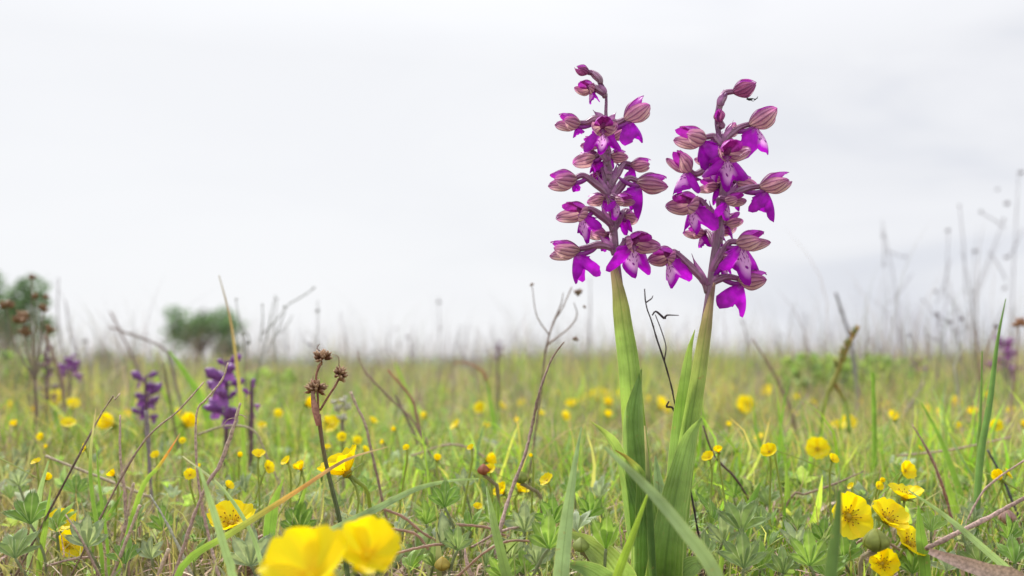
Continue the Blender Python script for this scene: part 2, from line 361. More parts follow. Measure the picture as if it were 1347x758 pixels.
# thin stems that stand up into the sky as a pale fringe
V, Fq, C = join([
    blade_set(0, 0, 0, (.12, .20), (.0007, .0014), (0.1, .9), DRYS, 8, capped=False, width_pow=4, xy=at_px(-20, 460, 420, 1.1, 2.8)),
    blade_set(0, 0, 0, (.13, .20), (.0012, .0026), (0.1, .9), DRYS + STRAW + GREEN, 8, capped=False, xy=at_px(-60, 75, 170, 1.0, 2.2)),
    blade_set(0, 0, 0, (.13, .28), (.0007, .0014), (0.1, .7), DRYS, 8, capped=False, width_pow=4, xy=at_px(1090, 1370, 200, 1.1, 2.6)),
    blade_set(0, 0, 0, (.12, .17), (.0007, .0013), (0.1, .8), DRYS, 8, capped=False, width_pow=4, xy=at_px(440, 1090, 330, 1.1, 2.8)),
    blade_set(3200, 1.2, 3.4, (0.08, 0.135), (0.0006, 0.0013), (0.05, 0.8), DRYS, 6, capped=False, width_pow=4),
    blade_set(620, 1.2, 3.4, (0.10, 0.19), (0.0007, 0.0015), (0.05, 0.7), DRYS, 7, capped=False, width_pow=4),
    blade_set(5500, 3.3, 6, (0.13, 0.33), (0.0010, 0.0024), (0.05, 0.6), DRYS, 5, capped=False, width_pow=4),
    blade_set(5000, 8, 30, (0.5, 1.1), (0.004, 0.009), (0.05, 0.5), DRYS, 4, capped=False, width_pow=3)])
tag(mesh_obj('tall_dry_grass', V, Fq, C, M_dry), 'thin haze of tall dry grass stalks rising above the horizon', 'dry grass', kind='stuff')

# palmate leaf template (toothed leaflets) ---------------------------------
def leaflet(Lg, Wd, ang, up, nu=7, nv=9, cup=0.35, pale=1.0, col=(0.13, 0.24, 0.06), teeth=2.5, droop=0.3):
    s = np.r_[0, np.linspace(0.18, 0.9, nu - 3), 0.95, 1.0]; t_ = np.r_[-1, np.linspace(-0.9, 0.9, nv - 2), 1]
    S, T = np.meshgrid(s, t_, indexing='ij')
    prof = np.interp(S, [0, 0.15, 0.45, 0.75, 0.92, 1.0], [0.12, 0.28, 0.72, 1.0, 0.86, 0.62])
    ln = Lg * S * (1 - 0.20 * T ** 2 + 0.10 * np.cos(T * 2 * PI * teeth / 1.0) * np.clip(S * 2 - 0.8, 0, 1))
    X = T * Wd * 0.5 * prof; Z = cup * np.abs(X) * 1.2 + droop * Lg * (np.sin(S * 1.6) * 0.5 - 0.35 * S ** 2)
    P = np.stack([X, ln, Z], -1)
    ca, sa = math.cos(up), math.sin(up)
    P = np.stack([P[..., 0], P[..., 1] * ca - P[..., 2] * sa, P[..., 1] * sa + P[..., 2] * ca], -1)
    cz, sz = math.cos(ang), math.sin(ang)
    P = np.stack([P[..., 0] * cz - P[..., 1] * sz, P[..., 0] * sz + P[..., 1] * cz, P[..., 2]], -1)
    e = np.maximum(np.abs(T) > 0.95, S > 0.97)[..., None] * 0.8 * pale
    mid = (np.abs(T) < 0.1)[..., None] * 0.22 * pale
    e = np.maximum(e, mid)
    c = np.array(col) * (1 - e) + np.array((0.62, 0.66, 0.46)) * e
    return P, c
def palmate_template(col, n=5, L_=0.013, W_=0.0058, nu=5, nv=5, spread=2.2, up=0.7):
    mb = MB()
    for k in range(n):
        a = spread * (k / (n - 1) - 0.5) * 1.0
        l = L_ * (1 - 0.25 * abs(2 * k / (n - 1) - 1))
        P, c = leaflet(l, W_ * (l / L_), a, up + random.uniform(-.25, .25), nu, nv, col=col); mb.grid(P, c)
    return np.concatenate(mb.v), np.concatenate(mb.f), np.concatenate(mb.c)
def scatter(tm, x, y, z, size, yaw, tilt, cvar=0.25):
    V0, F0, C0 = tm; n = len(x); m = len(V0)
    cy, sy, ct, st = np.cos(yaw), np.sin(yaw), np.cos(tilt), np.sin(tilt)
    A = V0[None] * size[:, None, None]
    Y = A[..., 1] * ct[:, None] - A[..., 2] * st[:, None]; Z = A[..., 1] * st[:, None] + A[..., 2] * ct[:, None]
    X = A[..., 0]
    V = np.stack([X * cy[:, None] - Y * sy[:, None] + x[:, None], X * sy[:, None] + Y * cy[:, None] + y[:, None], Z + z[:, None]], -1)
    Fq = F0[None] + (np.arange(n) * m)[:, None, None]
    C = C0[None] * rng.uniform(1 - cvar, 1 + cvar, (n, 1, 1)) * rng.uniform(0.93, 1.07, (n, 1, 3))
    return V.reshape(-1, 3), Fq.reshape(-1, 4), C.reshape(-1, 3)
parts = []
for col in [(0.20, 0.34, 0.08), (0.26, 0.40, 0.09), (0.32, 0.40, 0.27), (0.20, 0.31, 0.12)]:
    for (n, d0, d1, s0, s1, lf, wl) in [(90, 0.40, 0.9, 0.6, 1.1, 5, .005), (90, 0.40, 0.9, 0.6, 1.3, 3, .008), (90, 0.40, 0.9, 0.5, .9, 7, .0042), (500, 0.9, 2.4, 0.9, 1.5, 5, .006), (400, .5, 2.0, 0.5, 1.0, 3, .009)]:
        tm = palmate_template(col, n=lf, W_=wl, up=random.uniform(.3, .9))
        x, y = roots(n, d0, d1)
        parts.append(scatter(tm, x, y, gz(x, y) + np.minimum(cap(y) * 0.62, 0.036) * rng.uniform(0.2, 1.0, n), rng.uniform(s0, s1, n), rng.uniform(0, 2 * PI, n), rng.uniform(-0.3, 0.9, n)))
V, Fq, C = join(parts)
tag(mesh_obj('herb_leaves', V, Fq, C, M_leaf), 'low toothed green herb leaves filling the turf', 'herbs', kind='stuff')

# ------------------------------------------------------------------ blades and stems one can tell apart
def ribbon_pts(pts, widths, n=18, curl=0.9, twist=0.0, nv=5, ground=True):
    """pts: [(px, py, Y)] tip first; widths in metres along it; root runs on down into the soil"""
    W = [at(*p) for p in pts]; wd = list(widths)
    if ground and W[-1][2] > 0.001:
        d = W[-1] - W[-2]; d = d / max(abs(d[2]), 1e-6); d[:2] = np.clip(d[:2], -0.5, 0.5)
        k = W[-1][2] + 0.002; q = W[-1] + np.array([d[0] * k * 0.5, d[1] * k * 0.5, -k]); W.append(q); wd.append(wd[-1] * 0.8)
    C = spline(W, n); w_ = interp(wd, n)
    T = nrm(np.gradient(C, axis=0)); Vw = nrm(C - CAM); S = nrm(np.cross(T, Vw)); Nn = np.cross(S, T)
    tw = np.linspace(0, twist, n)[:, None] if np.isscalar(twist) else interp(twist, n)[:, None]
    S2 = S * np.cos(tw) + Nn * np.sin(tw); N2 = -S * np.sin(tw) + Nn * np.cos(tw)
    t_ = np.linspace(-1, 1, nv)
    a = t_ * curl
    xs = np.sin(a) / max(np.sin(curl), 1e-3) if curl < PI / 2 else np.sin(a); zs = (1 - np.cos(a)) * 0.9 / max(np.sin(min(curl, 1.5)), .05)
    return C[:, None] + (w_ * 0.5)[:, None, None] * (xs[None, :, None] * S2[:, None] - zs[None, :, None] * N2[:, None]), C
MPP = 1 / F     # metres per pixel at one metre
LAB = []        # (object, px, py, look, noun) whose labels are worked out from the landmarks at the end
def blade(pts, wpx, cols, label=None, name='grass_blade', cat='grass blade', m=None, curl=0.7, twist=0.0, group='single grass blades', n=20):
    Y = pts[len(pts) // 2][2]
    P, C = ribbon_pts(pts, [q * Y * MPP for q in wpx], n=n, curl=curl, twist=twist)
    mb = MB(); mb.grid(P, interp(np.array(cols, float), n) if np.ndim(cols) == 2 else cols)
    o = at_origin(mb.build(name, m or M_blade)); tag(o, label, cat, group)
    if len(label.split()) > 16: print('LONG', label)
    return o
def stemtube(pts, wpx, cols, label, name='dry_stalk', cat='dry stalk', group='single dry stalks', m=None, ground=True, n=6, branches=(), heads=()):
    W = [at(*p) for p in pts]; Y = pts[len(pts) // 2][2]; wd = [q * 0.36 * Y * MPP for q in wpx]
    if ground and W[-1][2] > 0.001:
        d = W[-1] - W[-2]; d = d / max(abs(d[2]), 1e-6); k = W[-1][2] + 0.002
        W.append(W[-1] + np.array([np.clip(d[0], -.5, .5) * k, 0, -k])); wd.append(wd[-1])
    W = np.array(W); m_ = 7 * len(W); Wf = spline(W, m_); wf = interp(wd, m_)
    Wf = Wf + rng.normal(0, 1, Wf.shape) * wf[:, None] * 0.09; wf = wf * rng.uniform(.82, 1.2, m_)
    mb = MB(); mb.tube(Wf, wf, cols, n=n, segs=m_, smooth=False)
    if not branches and not heads:
        o = at_origin(mb.build(name, m or M_dry)); tag(o, label, cat, group); return o
    root = empty(name, Vector(W[-1])); tag(root, label, cat, group)
    mb.build('stem', m or M_dry, root)
    for bp, bw in branches:
        b = MB(); Wb = [at(*p) for p in bp]; b.tube(Wb, [q * 0.5 * bp[0][2] * MPP for q in bw], cols, n=5, segs=4 * len(Wb)); b.build('branch', m or M_dry, root)
    for h in heads: seed_head(h[0], h[1], h[2], h[3], h[4], root)
    return root
def seed_head(px, py, Y, size, col, root, name='seed_head'):
    """a small clump of pointed husks"""
    c = at(px, py, Y); mb = MB(); R = size * Y * MPP
    for k in range(9):
        a = rng.uniform(0, 2 * PI); e = rng.uniform(-0.2, 1.4); d = np.array([math.cos(a) * math.cos(e), math.sin(a) * math.cos(e), math.sin(e)])
        mb.tube([c, c + d * R * 0.55, c + d * R], [R * 0.1, R * 0.28, R * 0.02], col, n=5, segs=5)
    return mb.build(name, M_dry, root)
gB = (0.18, 0.33, 0.06); gL = (0.27, 0.43, 0.08); gP = (0.32, 0.46, 0.25); gD = (0.11, 0.20, 0.06); tan = (0.60, 0.48, 0.36); brn = (0.34, 0.24, 0.19); pnk = (0.52, 0.37, 0.32); ora = (0.80, 0.25, 0.05)
blade([(126,538,.41),(119,600,.41),(121,650,.41),(133,725,.41)], [1,4,5,5], [tan,gB,gB,gB], 'tall slim green blade curving up beside the short pink straw stubs')
blade([(127,592,.42),(131,640,.42),(141,715,.42)], [1,4,4], gB, 'shorter thin green blade standing close against the tall slim one')
blade([(64,606,.44),(52,650,.44),(42,712,.44)], [2,8,8], gP, 'blue-green cut blade slanting over the toothed leaves by the corner')
blade([(67,640,.42),(60,690,.42),(53,735,.42)], [1,7,8], gL, 'yellow-green pointed blade below the blue-green cut blade')
blade([(237,570,.42),(226,588,.42),(208,615,.42),(184,650,.42)], [1,5,7,7], [brn,ora,gL,gL,gL,gB,gB,gB,gB], 'green blade with a vivid orange tip beside the dry forked stems')
blade([(72,540,.75),(85,610,.75),(88,670,.75)], [4,10,9], gB, 'soft focus broad green blade behind the blue-green cut blade')
blade([(288,362,.6),(302,415,.6),(309,460,.6),(316,520,.6),(320,580,.6)], [1,3,4.5,5.5,6], [(.25,.2,.18),(.34,.22,.16),(.45,.38,.14),gL,gL,gL], 'tall spear of grass, brown above and yellow-green below, rising into the sky')
blade([(510,588,.39),(455,605,.385),(400,640,.38),(350,672,.375),(300,704,.37),(240,745,.37)], [1,4,6,8,9,9], [tan,(.45,.28,.2),(.65,.32,.12),(.42,.42,.1),gL,gB,gB], 'long blade slanting across the turf, tan tip turning orange then green', curl=0.5)
blade([(373,630,.42),(359,668,.42),(352,725,.42)], [1,17,13], [gL,(.16,.32,.06),(.16,.32,.06)], 'short broad lance-shaped green blade crossing the long slanting blade', curl=0.35)
blade([(411,612,.44),(395,665,.44),(381,712,.44)], [1,6,6], gL, 'narrow green blade between the broad lance blade and wood rush stem')
blade([(630,630,.46),(590,633,.44),(548,643,.42),(500,667,.40),(450,692,.38),(405,722,.37)], [2,4,7,9,10,10], gP, 'blue-green blade arching over the blurred yellow flower pair', curl=0.4)
blade([(240,600,.40),(290,640,.40),(325,690,.40),(342,735,.40)], [1.5,4,5,6], [(.6,.6,.5),gP,gP,gP], 'thin pale blade bending down past the small side-on flower')
blade([(262,615,.33),(280,670,.33),(298,730,.33),(306,758,.33)], [3,9,11,12], gP, 'blurred grey-green blade close to the lens by the sunken yellow flower')
blade([(765,562,.37),(757,605,.365),(746,680,.36),(738,758,.355)], [1.5,9,18,22], gP, 'wide pale blue-green blade standing beside the orchid leaves', curl=0.45)
blade([(795,588,.31),(850,640,.305),(900,698,.30),(945,765,.30)], [5,14,18,20], (.27,.38,.22), 'blurred pale blade sweeping diagonally in front of both orchids')
blade([(852,650,.35),(832,705,.35),(810,765,.35)], [3,10,13], (.30,.45,.06), 'blurred lime blade leaning in front of the orchid stems')
blade([(848,560,.38),(852,620,.38),(856,700,.38),(859,765,.38)], [1.5,6,9,10], [tan,gD,gD,gB], 'dark narrow blade upright between the two orchids', curl=1.1)
blade([(1323,393,.46),(1312,450,.46),(1302,530,.46),(1290,600,.46),(1283,700,.46)], [1,5,8,9,9], (.14,.27,.10), 'tallest green spike rising above the horizon at the meadow edge', curl=1.1)
blade([(1292,462,.47),(1290,540,.47),(1284,650,.47)], [1.5,4,6], (.14,.25,.08), 'thin green spike just behind the tallest green spike')
blade([(1148,490,.6),(1150,560,.6),(1150,660,.6)], [5,6,6], gB, 'upright green stalk with a cut pale tip', curl=1.1)
blade([(1195,645,.385),(1240,676,.385),(1290,718,.38),(1345,770,.38)], [1.5,6,9,10], gP, 'striped blue-green blade sloping under the thick dry twig')
blade([(1208,665,.39),(1211,700,.39),(1217,750,.39)], [2,15,14], (.19,.36,.07), 'short broad bright blade beside the cinquefoil cluster', curl=0.35)
blade([(1104,645,.29),(1101,690,.29),(1092,765,.29)], [6,16,20], (.11,.20,.07), 'blurred dark green blade in front of the cinquefoil cluster')
blade([(1212,530,.55),(1238,580,.55),(1260,640,.55),(1274,690,.55)], [2,5,8,8], gB, 'bowed green blade leaning toward the tall green spikes')
blade([(1000,635,.45),(990,660,.45),(978,700,.45)], [2,17,14], (.15,.30,.06), 'broad pointed leaf blade rising from the toothed leaves near the second orchid', curl=0.35)
blade([(1034,610,.5),(1036,650,.5),(1036,695,.5)], [2,8,8], gL, 'short yellow-green blade upright behind the toothed leaf patch')
blade([(1242,615,.5),(1250,650,.5),(1262,690,.5)], [2,10,10], gL, 'short wide green blade at the foot of the bowed blade')
blade([(1320,640,.47),(1300,668,.47),(1288,700,.47)], [1,6,7], gL, 'short green blade leaning out from the tall spikes')
blade([(555,566,.45),(564,640,.45),(567,720,.45)], [1,3,3.5], gL, 'hair-thin green blade beside the brown bud')
blade([(165,640,.45),(152,665,.45),(128,700,.45)], [1,6,7], gB, 'blade lying low behind the pink straw stubs')
blade([(205,495,.8),(235,560,.8),(262,640,.8)], [3,8,8], gL, 'soft bright blade leaning between the two far purple orchids')
blade([(222,462,.8),(243,490,.8),(270,540,.8)], [3,9,9], (.2,.38,.06), 'lime blurred blade in front of the small round tree')
blade([(520,478,.9),(545,540,.9),(560,600,.9)], [2,6,7], gL, 'blurred blade leaning behind the long bare twig')
blade([(1015,560,.7),(1030,600,.7),(1036,640,.7)], [2,6,6], gL, 'slim blurred blade behind the short upright one')
blade([(660,590,.6),(672,640,.6),(678,690,.6)], [2,5,6], gL, 'slim blade behind the yellow-green bud')
blade([(640,500,.85),(650,560,.85),(655,620,.85)], [2,7,7], gB, 'blurred green blade beyond the arching orange stem')
blade([(960,700,.40),(950,735,.40),(946,770,.40)], [1.5,6,7], gL, 'thin blade low by the second orchid foot')
blade([(640,640,.4),(650,690,.38),(668,765,.36)], [2,10,13], (.25,.38,.08), 'blurred yellow-green blade beside the kinked dry stem')
# dry stems
stemtube([(268,503,.42),(235,540,.42),(178,597,.42)], [3,4,4], [tan,brn,brn], 'straight dark dry stalk slanting down from a pale broken tip')
stemtube([(158,518,.42),(149,528,.42),(135,541,.42)], [3,4,4], [tan,(.15,.1,.08),brn], 'short dark twig end in front of the far purple orchid')
stemtube([(300,477,.41),(292,500,.41),(271,526,.41),(259,542,.41),(258,600,.41),(264,655,.41),(276,712,.41),(288,758,.40)], [3,4,4,5,5,6,6,6], [tan,tan,pnk,pnk,brn], 'knee-bent pinkish straw with an angled upper half', m=M_dry)
stemtube([(316,530,.40),(305,569,.40),(289,612,.40),(273,636,.40),(257,674,.40),(238,730,.40)], [5,7,7,6,6,6], [tan,pnk,pnk,pnk], 'thick split straw with a whisker near its top', branches=[([(308,550,.40),(300,552,.40),(293,560,.40)],[1.5,1.5,1]), ([(309,548,.40),(317,546,.40),(325,550,.40)],[1.5,1.5,1])])
stemtube([(158,546,.43),(158,597,.43),(164,649,.43),(166,690,.43)], [4,5,6,6], [tan,pnk,pnk], 'upright pinkish straw beside the thin green blades')
stemtube([(176,635,.43),(169,668,.43)], [5,6], [tan,pnk], 'first stub of pink straw beside the upright pinkish one')
stemtube([(184,665,.41),(170,701,.41)], [6,7], [tan,pnk], 'middle stub of pink straw, thickest of the three')
stemtube([(222,722,.40),(206,762,.40)], [7,7], [tan,pnk], 'lowest stub of pink straw near the photo bottom edge')
stemtube([(86,677,.40),(105,706,.40),(126,748,.40)], [3,5,5], [tan,brn,brn], 'brown stalk leaning over the half-hidden yellow flowers')
stemtube([(197,651,.41),(215,680,.41),(236,722,.41)], [3,5,6], [(.5,.5,.4),(.45,.45,.35)], 'pale frayed straw above the lowest pink stub')
stemtube([(742,450,.44),(726,472,.44),(710,515,.43),(700,560,.43),(690,600,.42),(672,648,.41),(660,690,.40),(648,750,.40)], [2.5,4,5,6,6,7,7,7], [brn,brn,brn,pnk,pnk], 'long kinked brown stem beside the first orchid')
stemtube([(752,378,.6),(740,405,.6),(728,425,.6),(718,460,.6),(712,510,.6),(700,600,.6)], [2,3,3.5,4,4,5], [brn,(.2,.14,.12)], 'branching wiry weed rising beside the first orchid', name='dry_weed', cat='dry weed',
    branches=[([(728,425,.6),(738,400,.6),(741,385,.6)],[3,2,1]), ([(718,455,.6),(748,432,.6),(759,415,.6),(755,398,.6)],[3,2,2,1]), ([(722,440,.6),(706,415,.6),(700,376,.6)],[2,1.5,1])],
    heads=[(761,388,.6,9,brn),(757,448,.6,6,brn),(700,376,.6,4,brn),(768,405,.6,4,brn)])
stemtube([(848,380,.43),(850,402,.43),(858,425,.43),(864,446,.43),(874,476,.43),(884,512,.43),(890,545,.43)], [2,3,3,3,3,3.5,4], (.07,.05,.055), 'thin dark twig with kinks between the two orchids', name='dark_twig', cat='twig',
    branches=[([(850,398,.43),(857,393,.43),(859,389,.43)],[2,2,1]), ([(874,474,.43),(876,456,.43),(870,435,.43),(862,414,.43)],[2,1.5,1.5,1.2]), ([(858,415,.43),(863,410,.43),(874,419,.43),(877,415,.43),(893,415,.43)],[2,3,3.5,2,1]), ([(889,545,.43),(884,536,.43),(877,535,.43),(880,528,.43)],[3,3,3,2])])
stemtube([(471,461,.62),(477,484,.62),(509,520,.62),(545,556,.62),(560,600,.62)], [1.5,4,4,5,5], [brn,brn,brn], 'long bare twig leaning away from the wood rush')
stemtube([(510,487,.65),(540,522,.65),(548,548,.65),(560,600,.65)], [3,5,6,6], [(.5,.2,.15),brn,brn], 'reddish-tipped twig running beside the long bare twig')
stemtube([(461,515,.47),(470,536,.47),(481,560,.47),(490,600,.47)], [5,5,5,5], [tan,brn,brn], 'blunt brown stalk next to the wood rush heads')
stemtube([(597,478,.9),(612,477,.9),(628,484,.9),(640,500,.9),(648,560,.9)], [2,4,6,6,5], [(.45,.22,.12),(.45,.22,.12),(.25,.25,.08)], 'arching orange-brown stem nodding on the horizon')
stemtube([(1350,654,.40),(1300,681,.395),(1262,700,.39),(1218,722,.385)], [7,8,9,9], [brn,pnk,pnk,brn], 'thick dry twig lying aslant over the corner of the turf', n=8, ground=False)
blade([(1222,725,.375),(1258,738,.37),(1300,752,.365),(1345,768,.36)], [8,18,22,20], [pnk,(.5,.38,.3),(.5,.38,.3)], 'flat weathered straw leaf lying beneath the thick dry twig', name='dead_leaf', cat='dead leaf', m=M_dry, curl=0.8)
stemtube([(1200,558,.48),(1225,602,.48),(1246,660,.48),(1262,735,.48)], [2,5,6,6], [pnk,(.4,.2,.15),brn], 'reddish straw leaning beside the bowed green blade')
stemtube([(1350,604,.45),(1312,630,.45),(1285,660,.45)], [3,4,4], [pnk,pnk], 'thin straw crossing behind the tall green spikes', m=M_dry)
stemtube([(1299,592,.52),(1318,628,.52),(1340,680,.52)], [4,5,5], (.13,.13,.14), 'bluish dark stalk behind the thick dry twig')
stemtube([(1136,620,.5),(1100,636,.5),(1060,650,.5),(1040,655,.5)], [2,4,4,4], brn, 'thin brown twig lying level above the cinquefoil cluster')
stemtube([(1215,502,.85),(1190,545,.85),(1165,590,.85)], [3,5,5], (.45,.38,.3), 'pale blurred straw slanting among far yellow flowers')
stemtube([(1062,520,.85),(1045,545,.85),(1030,575,.85)], [4,5,5], (.45,.36,.28), 'pale blurred straw below the brown sedge spike')
stemtube([(990,446,.85),(1010,478,.85),(1035,525,.85),(1045,560,.85)], [3,5,6,6], brn, 'brown blurred stem leaning out beyond the second orchid')
stemtube([(1099,385,1.1),(1112,425,1.1),(1120,452,1.1),(1128,520,1.1)], [5,7,7,6], (.3,.28,.3), 'grey blurred stalk crossing the tip of the brown sedge spike')
stemtube([(60,440,.9),(80,500,.9),(88,560,.9)], [6,7,7], brn, 'blurred dark stalk beneath the withered brown heads')
stemtube([(145,320+90,1.2),(160,440,1.2),(188,500,1.2)], [4,5,5], (.35,.27,.25), 'pale blurred stalk leaning over the low bushes on the horizon')
stemtube([(143,430,.9),(210,455,.9),(225,480,.9),(240,540,.9)], [3,4,5,5], (.3,.24,.22), 'blurred stalk lying across in front of the small round tree')
stemtube([(215,478,.75),(222,520,.75),(232,575,.75)], [4,5,5], (.25,.22,.13), 'blurred olive stalk between the two far purple orchids')
stemtube([(192,540,.55),(196,600,.55),(200,660,.55)], [8,7,7], (.3,.25,.26), 'grey-mauve dead stalk in front of the far purple orchid')
stemtube([(60,600,.5),(200,655,.5)], [5,5], (.5,.42,.3), 'straw fallen level behind the thin green blades', ground=False)
stemtube([(260,572,.55),(300,560,.55),(335,568,.55),(355,610,.55)], [4,4,4,4], (.45,.38,.27), 'straw loop bent over behind the split straw', ground=True)
stemtube([(540,600,.6),(600,585,.6),(650,615,.6)], [3,4,4], pnk, 'bent straw behind the brown bud')
stemtube([(560,575,.6),(575,640,.6),(580,700,.6)], [3,4,4], brn, 'brown upright twig behind the hair-thin blade')
stemtube([(520,520,.7),(548,580,.7),(560,640,.7)], [4,5,5], (.24,.17,.15), 'blurred dark twig below the reddish-tipped twig')
stemtube([(975,640,.5),(940,600,.5),(925,560,.5)][::-1], [3,4,4], (.16,.10,.10), 'dark twig curving out behind the second orchid')
stemtube([(1330,575,.6),(1250,592,.6),(1180,600,.6)], [3,4,4], pnk, 'level fallen straw far behind the bowed blade', ground=False)
stemtube([(1270,455,.85),(1256,480,.85),(1258,500,.85)], [3,4,4], (.5,.48,.4), 'pale curled grass tip before the far orchid')
for i, (a, b, y0) in enumerate([((918,700),(985,735),.45), ((1060,742),(1010,700),.46), ((620,720),(700,690),.43), ((1135,700),(1210,745),.4), ((300,735),(360,700),.43), ((60,745),(150,735),.42), ((1180,690),(1120,720),.42), ((820,700),(900,690),.45)]):
    o = stemtube([(a[0], a[1], y0), ((a[0]+b[0])/2, (a[1]+b[1])/2-6, y0), (b[0], b[1], y0+.02)], [4,5,3], pnk, None, ground=False); LAB.append((o, (a[0]+b[0])/2, (a[1]+b[1])/2, 'dead straw fragment lying low'))
# sedge spike
r = stemtube([(1128,434,.75),(1118,452,.75),(1098,498,.75),(1085,530,.75),(1075,600,.75)], [3,9,8,6,6], [(.35,.22,.08),(.34,.3,.08),(.32,.36,.1),gL,gB], 'brown and olive sedge spike rising to the horizon on a leaning green stem', name='sedge_spike', cat='sedge', group='sedge', branches=[([(1098,505,.75),(1112,530,.75),(1118,570,.75)],[6,6,5])])
mb = MB()
for k in range(40):
    t0 = k / 40; c = at(1127 - 27 * t0, 436 + 52 * t0, .75); a = rng.uniform(0, 2 * PI); d = np.array([math.cos(a) * .5, math.sin(a) * .5, .9])
    mb.tube([c, c + d * .003, c + d * .0065], [.0005, .0012, .0001], [(.38,.24,.08),(.3,.3,.1)][k % 2], n=4, segs=4)
mb.build('spikelets', M_dry, r)
# tall blurred weeds on the right and stalks against the sky
def weed(px, base, top, Y, wpx, col, label, side=(), hd=(), name='tall_dry_weed'):
    wpx *= .55; j = float(rng.uniform(-6, 6))
    pts = [(px + top[0], top[1], Y), (px + top[0] * .6 + j, top[1] * .6 + base * .4, Y), (px + .2 * top[0], top[1] * .25 + base * .75, Y), (px, base, Y)]
    br = [([(a, b, Y), ((a + c) / 2 + 2, (b + e) / 2, Y), (c, e, Y)], [wpx * .7, wpx * .7, wpx * .5]) for (a, b, c, e) in side]
    return stemtube(pts, [wpx * .6, wpx * .9, wpx, wpx * 1.1], col, label, name=name, cat='dry weed', group='tall dry weeds against the sky', branches=br, heads=[(a, b, Y, s * .62, col) for (a, b, s) in hd])
mz = (0.27, 0.23, 0.25)
weed(1328, 500, (12, 225), 1.9, 3.2, mz, 'tallest pale dry weed by the photo edge, reaching highest into the sky', [(1322,300,1290,280),(1326,340,1345,300),(1324,370,1300,330),(1322,400,1300,440)], [(1325,270,9),(1343,228,7),(1324,340,7),(1322,380,7),(1290,280,6),(1312,250,5)])
weed(1240, 500, (8, 300), 1.8, 3, mz, 'pale dry weed with a round dark knob on its upright stalk', [(1232,400,1250,340),(1236,430,1215,395)], [(1247,305,7),(1231,385,6),(1215,395,4)])
weed(1290, 500, (-25, 330), 1.7, 3, mz, 'pale dry weed leaning left, with stalks splaying like fingers', [(1275,400,1320,290),(1270,390,1262,270),(1276,440,1240,380)], [(1283,332,7),(1320,290,5),(1262,272,5)])
weed(1190, 500, (-30, 290), 1.9, 3, mz, 'pale bowed dry weed nearest the grey stalk', [(1165,330,1190,340),(1162,350,1160,300),(1170,400,1200,360)], [(1162,312,6),(1190,338,5),(1163,350,5)])
weed(1235, 495, (-2, 410), 1.1, 3, (.2,.16,.17), 'darker forked dry weed below the round-knobbed one', [(1232,415,1252,428),(1234,450,1215,440)], [(1233,414,6),(1250,425,7)])
weed(1262, 495, (2, 415), 1.2, 3, (.24,.2,.22), 'darker dry weed with feathery top next to the forked one', [(1262,450,1250,430),(1263,440,1275,425)], [(1264,420,8)])
weed(1200, 490, (-3, 440), 1.1, 2.6, (.24,.2,.22), 'short dry weed with a small tuft above the leafy hummock', [], [(1197,442,6)])
weed(465, 500, (48, 380-0), 1.2, 3, (.22,.2,.17), 'wide forked dry weed with long arm reaching toward open sky', [], []) if False else None
weed(325, 540, (-15, 395), .8, 4, (.2,.2,.15), 'dark dry weed twisted against the small round tree', [(318,430,330,450),(324,470,322,440)], [(320,440,6),(326,452,7),(311,395,4)])
weed(332, 530, (30, 388), .85, 4, (.2,.2,.16), 'thick dry weed forking upward beside the twisted dark one', [(342,450,345,400),(345,440,380,400),(380,400,415,378),(350,465,375,410)], [(412,380,4),(345,402,4),(374,405,5)])
weed(368, 540, (-4, 392), 1.0, 3.5, (.24,.24,.2), 'upright grey stalk between the forked weeds', [(366,440,385,415)], [(364,394,4)])
weed(408, 520, (10, 395), 1.0, 3, (.22,.2,.2), 'dry weed with dark bent head above the wood rush', [(412,460,398,447)], [(418,410,6),(408,455,6)])
weed(455, 520, (-8, 410), 1.5, 3, mz, 'thin grey stalk just beyond the wood rush heads', [], [])
weed(576, 510, (1, 390), 1.7, 2.6, mz, 'thin grey stalk topped by one dark spikelet over the centre horizon', [], [(577,398,6)])
weed(538, 510, (-2, 440), 1.5, 2.6, mz, 'short faint stalk in the middle of the horizon', [(537,470,545,455)], [(536,444,5)])
weed(1060, 500, (-1, 412), 1.6, 4, mz, 'blunt grey stalk alone over the leafy hummock', [], [])
weed(976, 500, (2, 420), 1.5, 3, mz, 'grey stalk with dark tip beyond the second orchid', [], [(977,425,5)])
weed(920, 500, (-2, 440), 1.6, 3, mz, 'short grey stalk behind the second orchid stem', [], [(918,445,5)])
weed(620, 500, (-16, 435), 1.1, 3.2, (.28,.24,.24), 'grey leaning stalk before the arching orange stem', [], [])
weed(772, 500, (4, 365), 1.3, 4, mz, 'blurred grey stalk close behind the first orchid stem', [], [])
weed(85, 500, (-8, 365), 1.3, 5, mz, 'pale upright stalk right of the brown withered heads', [], [])
weed(108, 500, (-22, 395), 1.3, 5, mz, 'pale backward-leaning stalk beside the upright one', [], [])
weed(118, 500, (-6, 440), 1.2, 4, (.24,.2,.18), 'short stalk with tuft above the violet far orchid', [], [(112,450,7)])
for i in range(34):
    px = 120 + i * 36 + rng.uniform(-22, 22)
    if 780 < px < 950: continue
    Y = rng.uniform(1.7, 3.4); top = rng.uniform(405, 462)
    o = weed(px, 500, (rng.uniform(-30, 30), top), Y, rng.uniform(1.6, 3.0), mz, None, [(px, top + 30, px + rng.uniform(-14, 14), top + rng.uniform(5, 18))] if i % 2 else [], [(px, top + 4, 4)] if i % 3 else [])
    LAB.append((o, px, (top + 490) / 2, 'faint dry stalk against the sky'))

